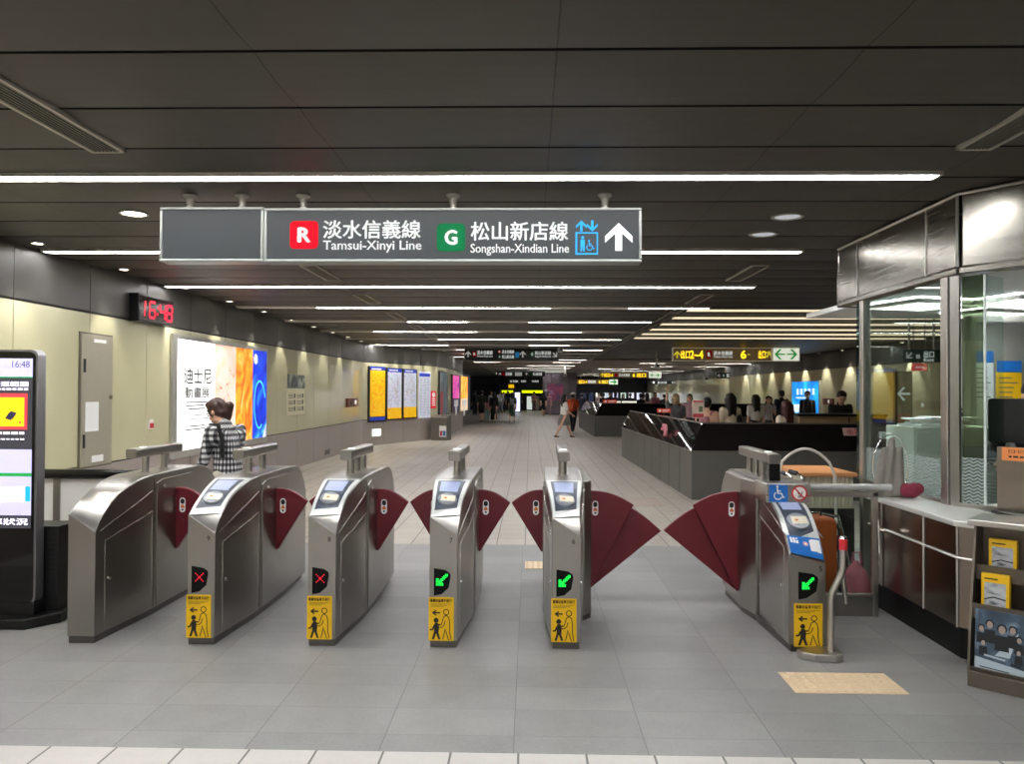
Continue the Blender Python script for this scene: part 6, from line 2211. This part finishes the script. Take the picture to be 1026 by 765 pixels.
    if kind == 'trousers' or kind == 'shorts':
        pr = [('c', hip + Vector((0, 0, .02 * h)), hip + Vector((0, 0, -.02 * h)), .082 * h, .082 * h)]
        for a, k, n in Lg:
            pr.append(('c', a, a.lerp(k, min(1, ln * 2)), .060 * h, .047 * h))
            if ln > .5:
                pr.append(('c', k, k.lerp(n, min(.93, (ln - .5) * 2)), .046 * h, .037 * h))
        blob('trousers' if kind == 'trousers' else 'shorts', pr, bmt, t, vox)
    else:
        b = MB()
        zt_ = hip.z + .09 * h
        zl = hip.z - ln * .5 * h
        mid = (Lg[0][1] + Lg[1][1]) / 2
        sp_y = max(abs(Lg[0][1].y), abs(Lg[1][1].y))
        n, sg = 8, 22
        vs, fs = [], []
        for i in range(n + 1):
            q_ = i / n
            rx = (.070 + .022 * min(1, q_ * 2) + .035 * q_ * max(0, ln - .4)) * h
            ry = (.066 + .025 * min(1, q_ * 2) + .02 * q_ * ln) * h + sp_y * q_ * .45
            for k in range(sg):
                a = 2 * PI * k / sg
                f = 1 + .05 * q_ * math.cos(a * 7)
                vs.append((rx * math.cos(a) * f, ry * math.sin(a) * f, zt_ + (zl - zt_) * q_))
        for i in range(n):
            for k in range(sg):
                k2 = (k + 1) % sg
                fs.append((i * sg + k, (i + 1) * sg + k, (i + 1) * sg + k2, i * sg + k2))
        fs.append(list(range(sg))); fs.append([n * sg + k for k in range(sg)][::-1])
        b.add(vs, fs, 0, True)
        b.build('skirt', bmt, t)
    for (a, k, n) in Lg:
        blob('shoe', [('c', n + Vector((0, -.012 * h, -.016 * h)), n + Vector((0, .085 * h, -.026 * h)), .0215 * h, .0125 * h)], cloth(shoes), t, .012, 2)
    hk, hm = hair[0], hair[1]
    pr = [('e', HP(0, -.018, .030), (.0585 * h, .062 * h, .056 * h)), ('e', HP(0, -.035, .0), (.053 * h, .040 * h, .05 * h)), ('c', HP(-.026, .014, .060), HP(.026, .014, .060), .018 * h, .018 * h)]
    if hk == 'long':
        pr += [('c', HP(-.025, -.045, .01), HP(-.03, -.055, -.19), .042 * h, .03 * h), ('c', HP(.025, -.045, .01), HP(.03, -.055, -.19), .042 * h, .03 * h), ('c', HP(0, -.05, 0), HP(0, -.058, -.22), .04 * h, .024 * h), ('c', HP(-.048, -.0, .01), HP(-.052, -.01, -.09), .018 * h, .014 * h), ('c', HP(.048, -.0, .01), HP(.052, -.01, -.09), .018 * h, .014 * h)]
    elif hk == 'bob':
        pr += [('c', HP(-.03, -.03, .0), HP(-.042, -.02, -.055), .034 * h, .024 * h), ('c', HP(.03, -.03, .0), HP(.042, -.02, -.055), .034 * h, .024 * h), ('c', HP(0, -.045, 0), HP(0, -.05, -.05), .038 * h, .03 * h)]
    elif hk == 'pony':
        pr += [('c', HP(0, -.07, .006), HP(.0, -.098, -.008), .016 * h, .026 * h), ('c', HP(0, -.098, -.008), HP(0, -.098, -.012) + Vector((0, .012 * h, -.07 * h)), .026 * h, .018 * h), ('c', HP(0, -.098, -.012) + Vector((0, .012 * h, -.07 * h)), HP(0, -.098, -.012) + Vector((0, .02 * h, -.105 * h)), .018 * h, .006 * h), ('e', HP(0, -.05, -.03), (.045 * h, .03 * h, .03 * h)),
               ('c', HP(-.046, .012, .02), HP(-.050, .006, -.02), .014 * h, .008 * h), ('c', HP(.046, .012, .02), HP(.050, .006, -.02), .014 * h, .008 * h)]
    blob('hair', pr, hm, t, max(.010, vox * .75), 3)
    if hk == 'cap' or len(hair) > 2:
        cm = cloth(hair[2])
        blob('cap', [('e', HP(0, -.012, .048), (.062 * h, .066 * h, .048 * h)), ('c', HP(-.02, .055, .035), HP(.02, .055, .035), .012 * h, .012 * h), ('c', HP(-.02, .085, .028), HP(.02, .085, .028), .007 * h, .007 * h), ('c', HP(0, .05, .035), HP(0, .085, .028), .012 * h, .008 * h)], cm, t, .011, 2)
    return dict(t=t, A=A, U=U, HP=HP, h=h, hip=hip)


def back_bag(p, label, col, name='backpack', s=1.0, straps=True):
    h = p['h']; t0 = p['t']
    U = p['U']
    t = thing(name, label, 'bag', t0.location, t0.rotation_euler.z)
    m = cloth(col)
    c = U((0, -.12, .15))
    blob('bag_body', [('c', U((-.03 * s, -.14, .09)), U((-.03 * s, -.135, .22)), .05 * h * s, .045 * h * s), ('c', U((.03 * s, -.14, .09)), U((.03 * s, -.135, .22)), .05 * h * s, .045 * h * s)], m, t, .02, 3)
    if straps:
        for s_ in (-1, 1):
            b = MB(); b.tube([U((s_ * .06, -.085, .27)), U((s_ * .065, -.03, .315)), U((s_ * .065, .05, .29)), U((s_ * .075, .075, .2)), U((s_ * .08, .03, .1)), U((s_ * .07, -.07, .08))], .011 * h, 6); b.build('strap', m, t)
    return t


def at(px, py_feet):
    q_ = P(px, py_feet, Z=0); return q_.x, q_.y


def atY(px, Y, py_top=None):
    q_ = P(px, py_top or 400, Y=Y); return q_.x, q_.z


R_ = math.radians
walk = ((.38, .12), (-.32, .25))
walk2 = ((-.30, .2), (.34, .1))
stand = ((.02, .02), (-.02, .02))
# the woman at the gates
wx = P(229, 450, Y=6.98).x
w0 = person('woman in a black and white checked shirt with a brown ponytail, just past the gates', wx, 6.98, R_(62), 1.54, sleeve=1.45, bottom=('trousers', '#b8b2a8', .95), hair=('pony', HAIRN), shoes='#ddd8d0', legs=((.12, .08), (-.10, .1)), arms=((.30, .10, .55), (.35, .12, .7)), lean=.10, nod=.42, turn=.25, vox=.011, topmat=gingham(), hem=.46)
U, h = w0['U'], 1.54
bg = thing('shoulder_bag', 'black shoulder bag with a wide strap carried by the woman in the checked shirt', 'bag', w0['t'].location, w0['t'].rotation_euler.z)
b = MB(); b.tube([U((-.085, -.062, .12)), U((-.092, -.075, .22)), U((-.088, -.045, .312)), U((-.08, .03, .318)), U((-.085, .085, .22)), U((-.10, .088, .08)), U((-.12, .06, -.02))], .018, 8); b.build('strap', cloth('#101012'), bg)
blob('bag_body', [('e', U((-.15, .02, -.06)), (.05, .15, .13)), ('c', U((-.15, -.06, -.1)), U((-.15, .1, -.1)), .045, .045)], cloth('#101012'), bg, .016, 3)

# left corridor walkers
x, y = at(475.8, 416); person('person in black standing at the wall end, leftmost of the corridor walkers', x, y, R_(20), 1.68, '#141416', 1.8, ('trousers', '#121214', .95), ('short', HAIRB), vox=.03, legs=stand, front=False)
x, y = at(482.5, 422.6); p = person('walker in dark green top and black shorts with bare legs and a backpack', x, y, R_(-5), 1.70, '#2c3326', .8, ('shorts', '#141416', .42), ('short', HAIRB), vox=.026, legs=walk, front=False)
back_bag(p, 'dark olive backpack on the bare legged walker in black shorts', '#22281f')
x, y = at(488, 422.3); person('child in pink top and pale mint trousers walking beside the woman in black', x, y, R_(5), 1.22, '#c98a94', .8, ('trousers', '#9db8ae', .95), ('bob', HAIRB), vox=.024, legs=walk2, front=False)
x, y = at(494.8, 422.6); person('woman in a long black dress in front of the white shirted walkers', x, y, R_(0), 1.62, '#0f0f11', 1.7, ('skirt', '#0f0f11', .85), ('bob', HAIRB), vox=.026, legs=walk, front=False)
x, y = at(492.6, 414.5); person('walker in a cream white top partly behind the woman in the long black dress', x, y, R_(170), 1.66, '#d8d4cc', .8, ('trousers', '#2a2a30', .95), ('short', HAIRB), vox=.03, legs=walk2)
x, y = at(501.2, 414.2); person('walker in white shirt and grey trousers, right of the woman in the long black dress', x, y, R_(10), 1.74, '#d9dadd', .8, ('trousers', '#8a8a90', .95), ('short', HAIRB), vox=.03, legs=walk, front=False)
x, y = at(504.6, 413.2); person('walker in dark grey close behind the white shirted one with grey trousers', x, y, R_(185), 1.64, '#3a3a40', .9, ('trousers', '#17171a', .95), ('short', HAIRB), vox=.03, legs=walk)
x, y = at(508.6, 412.6); person('walker in black jacket over white, left of the pale screen', x, y, R_(150), 1.72, '#1a1a1c', 1.8, ('trousers', '#141416', .95), ('long', HAIRB), vox=.03, legs=walk2)
x, y = at(513.2, 422.6); p = person('woman in a long green skirt with a grey backpack in the middle of the corridor', x, y, R_(-8), 1.60, '#2a3a30', .8, ('skirt', '#2f4a3c', .62), ('bob', HAIRB), vox=.026, legs=walk2, front=False)
back_bag(p, 'grey backpack on the woman in the long green skirt', '#7c8286')
x, y = at(521, 411.5); person('person in dark brown right beside the pale violet screen', x, y, R_(200), 1.66, '#241a1a', 1.7, ('trousers', '#1c1618', .95), ('short', HAIRB), vox=.032, legs=stand)
x, y = at(535, 411.8); person('person in brown in front of the corridor end shop fronts', x, y, R_(20), 1.64, '#7a5a4c', .9, ('trousers', '#4a3c38', .95), ('short', HAIRB), vox=.032, legs=stand, front=False)
x, y = at(544.4, 416.6); person('woman in a short black dress walking left of the mirror pillar', x, y, R_(10), 1.62, '#101012', .7, ('skirt', '#101012', .5), ('long', HAIRB), vox=.03, legs=walk2, front=False)
x, y = at(549.8, 416); person('walker in dusty pink beside the mirror pillar', x, y, R_(180), 1.64, '#a8808a', .8, ('trousers', '#9a8084', .9), ('bob', HAIRB), vox=.03, legs=walk)
# walking pair
x, y = at(565, 438); person('woman in white blouse and short grey skirt striding to the right by the second parapet', x, y, R_(-70), 1.58, '#dedad4', .7, ('skirt', '#6c6860', .42), ('long', HAIRB), shoes='#1c1816', legs=((.45, .05), (-.42, .12)), arms=((.0, .1, .5), (.25, .1, .7)), vox=.02)
x, y = at(574, 432.6); p = person('person in orange top and black trousers wearing a white cap beside the striding woman', x, y, R_(-15), 1.60, '#d8521e', .8, ('trousers', '#111113', .95), ('short', HAIRB, '#e4e0dc'), legs=walk, vox=.02, front=False)
back_bag(p, 'orange and cream backpack on the person with the white cap', '#d8643a')

# people behind the near parapet
def torso(label, px, py_top, Y, rot, **kw):
    x, zt_ = atY(px, Y, py_top)
    hh = kw.pop('h', None) or max(1.45, min(1.8, zt_ * 1.0))
    return person(label, x, Y, R_(rot), hh, **kw)


torso('person with raised arm and pale hair in a grey top behind the near parapet', 677, 395.5, 17.8, -20, h=1.56, top='#5c5a5c', sleeve=.6, bottom=('trousers', '#2a2a2e', .95), hair=('bob', mat('hair_fair', '#b89a78', .5, var=.2)), arms=((2.3, .3, .9), (.1, .15, .3)), vox=.02, front=False)
torso('person in pale pink with both arms up before the black screen', 691, 397, 24, 160, h=1.55, top='#d8a8b4', sleeve=.7, bottom=('trousers', '#3a3a42', .95), hair=('bob', HAIRB), arms=((.8, .3, 1.6), (.8, .3, 1.6)), vox=.024)
p = torso('person in peach top with a rose bag beside the red and cream poster', 708.5, 400.5, 14.5, -25, h=1.50, top='#e0b090', sleeve=.8, bottom=('trousers', '#4a4240', .95), hair=('short', HAIRB), vox=.018, front=False)
back_bag(p, 'rose shoulder backpack on the person in the peach top', '#b4707a', s=.8)
p = torso('woman with long black hair in a cream top, left of three long haired women', 731.5, 395.3, 15.0, 15, h=1.58, top='#e6d3b4', sleeve=.7, bottom=('skirt', '#d8c8b0', .6), hair=('long', HAIRB), vox=.018, front=False)
hb = thing('handbag', 'black handbag hanging at the elbow of the left long haired woman', 'bag', (P(739, 420, Y=15.0).x, 15.0, 0))
zz_ = P(739, 420, Y=15.0).z
blob('bag_body', [('e', (0, 0, zz_), (.09, .05, .13)), ('c', (-.03, 0, zz_ - .06), (.03, 0, zz_ - .06), .07, .07)], cloth('#17130f'), hb, .016, 3)
b = MB(); b.tube([(-.05, 0, zz_ + .1), (-.04, 0, zz_ + .26), (.02, 0, zz_ + .27), (.05, 0, zz_ + .1)], .010, 6); b.build('handle', cloth('#17130f'), hb)
torso('woman with black wavy hair, white top, black skirt, between two other long haired women', 757, 397.5, 19.5, 10, h=1.55, top='#e4e0d8', sleeve=.7, bottom=('skirt', '#17171a', .6), hair=('long', HAIRB), vox=.02, front=False, hem=.6)
torso('woman in a grey dress facing the camera with phone held up', 770, 399.3, 23.0, 165, h=1.50, top='#b8b0b0', sleeve=.6, bottom=('skirt', '#3c3a3c', .5), hair=('bob', HAIRB), arms=((.5, .1, 1.5), (.5, .1, 1.6)), vox=.02)
torso('man in navy shirt with short black hair before the right wall', 783.2, 393.2, 26, 10, h=1.68, top='#161c30', sleeve=.8, bottom=('trousers', '#1b1b20', .95), hair=('short', HAIRB), vox=.022, wide=1.1, front=False)
torso('person in dark clothes leaning over at the left of the navy shirted man', 777, 402, 24.5, 60, h=1.50, top='#1e1c20', sleeve=1.6, bottom=('trousers', '#19191c', .95), hair=('short', HAIRB), arms=((.9, .1, .6), (.9, .1, .6)), lean=.3, vox=.022)
torso('woman with long auburn hair in a cream blouse, right of three long haired women', 788, 401, 13.2, 25, h=1.46, top='#f0dcc4', sleeve=.8, bottom=('skirt', '#c8b8a8', .6), hair=('long', HAIRR), vox=.016, front=False)
p = torso('man in black wearing a white face mask before the sky blue advert', 809, 391.8, 25.0, 165, h=1.66, top='#15171c', sleeve=1.8, bottom=('trousers', '#17171a', .95), hair=('short', HAIRB), vox=.02, mask=True, wide=1.0)
back_bag(p, 'grey backpack on the masked man in black', '#6d6a68', s=.9)
torso('young man in black shirt bending over the tan counter', 841.5, 396.8, 15.3, 172, h=1.66, top='#0f0f11', sleeve=.8, bottom=('trousers', '#17171a', .95), hair=('short', HAIRB), vox=.016, nod=.45, lean=.08, arms=((.3, .05, .7), (.3, .05, .7)), wide=.92)
# crowd beyond the second parapet
crowd = [(583, 399, '#2a3040', 'navy grey', 40, -10, 'short'), (604.5, 398.5, '#23232a', 'dark grey', 42, 20, 'short'), (611, 397, '#101014', 'black', 44, 170, 'short'), (616.5, 399, '#2c2430', 'plum', 40, 30, 'bob'),
         (624.5, 398, '#18181c', 'charcoal', 46, 200, 'long'), (631.5, 397, '#3a3c44', 'slate', 43, 0, 'short'), (648, 396, '#c4a898', 'beige pink', 36, 15, 'long'), (656.5, 399, '#8a4a5a', 'raspberry', 40, 170, 'bob'), (665.5, 396.5, '#121318', 'black jacket', 38, -20, 'short'), (642, 399.5, '#1c1c22', 'ink black', 34, 30, 'short'), (600, 397, '#d8c2b8', 'pale rose', 50, 150, 'bob')]
for i, (px, pt_, col, cn, Y, rot, hk) in enumerate(crowd):
    torso('person in %s top standing beyond the second parapet, %s one from the pillar' % (cn, NUM[sorted(c[0] for c in crowd).index(px)]), px, pt_, Y, rot, h=1.52 + .03 * (i % 4), top=col, sleeve=.8, bottom=('trousers', '#1c1c22', .95), hair=(hk, HAIRB), vox=.034, front=(90 < rot < 270))
# figure added in the booth for a person's reflection, only a sliver in view
q = P(1022, 400, Y=6.15)
person('person in a black jacket behind the booth monitor, standing in for a reflection', q.x + .12, 6.15, R_(150), 1.70, '#131517', 1.85, ('trousers', '#17171a', .95), ('short', HAIRB), vox=.016, wide=1.15, arms=((.4, .3, 1.0), (.4, .3, 1.0)))
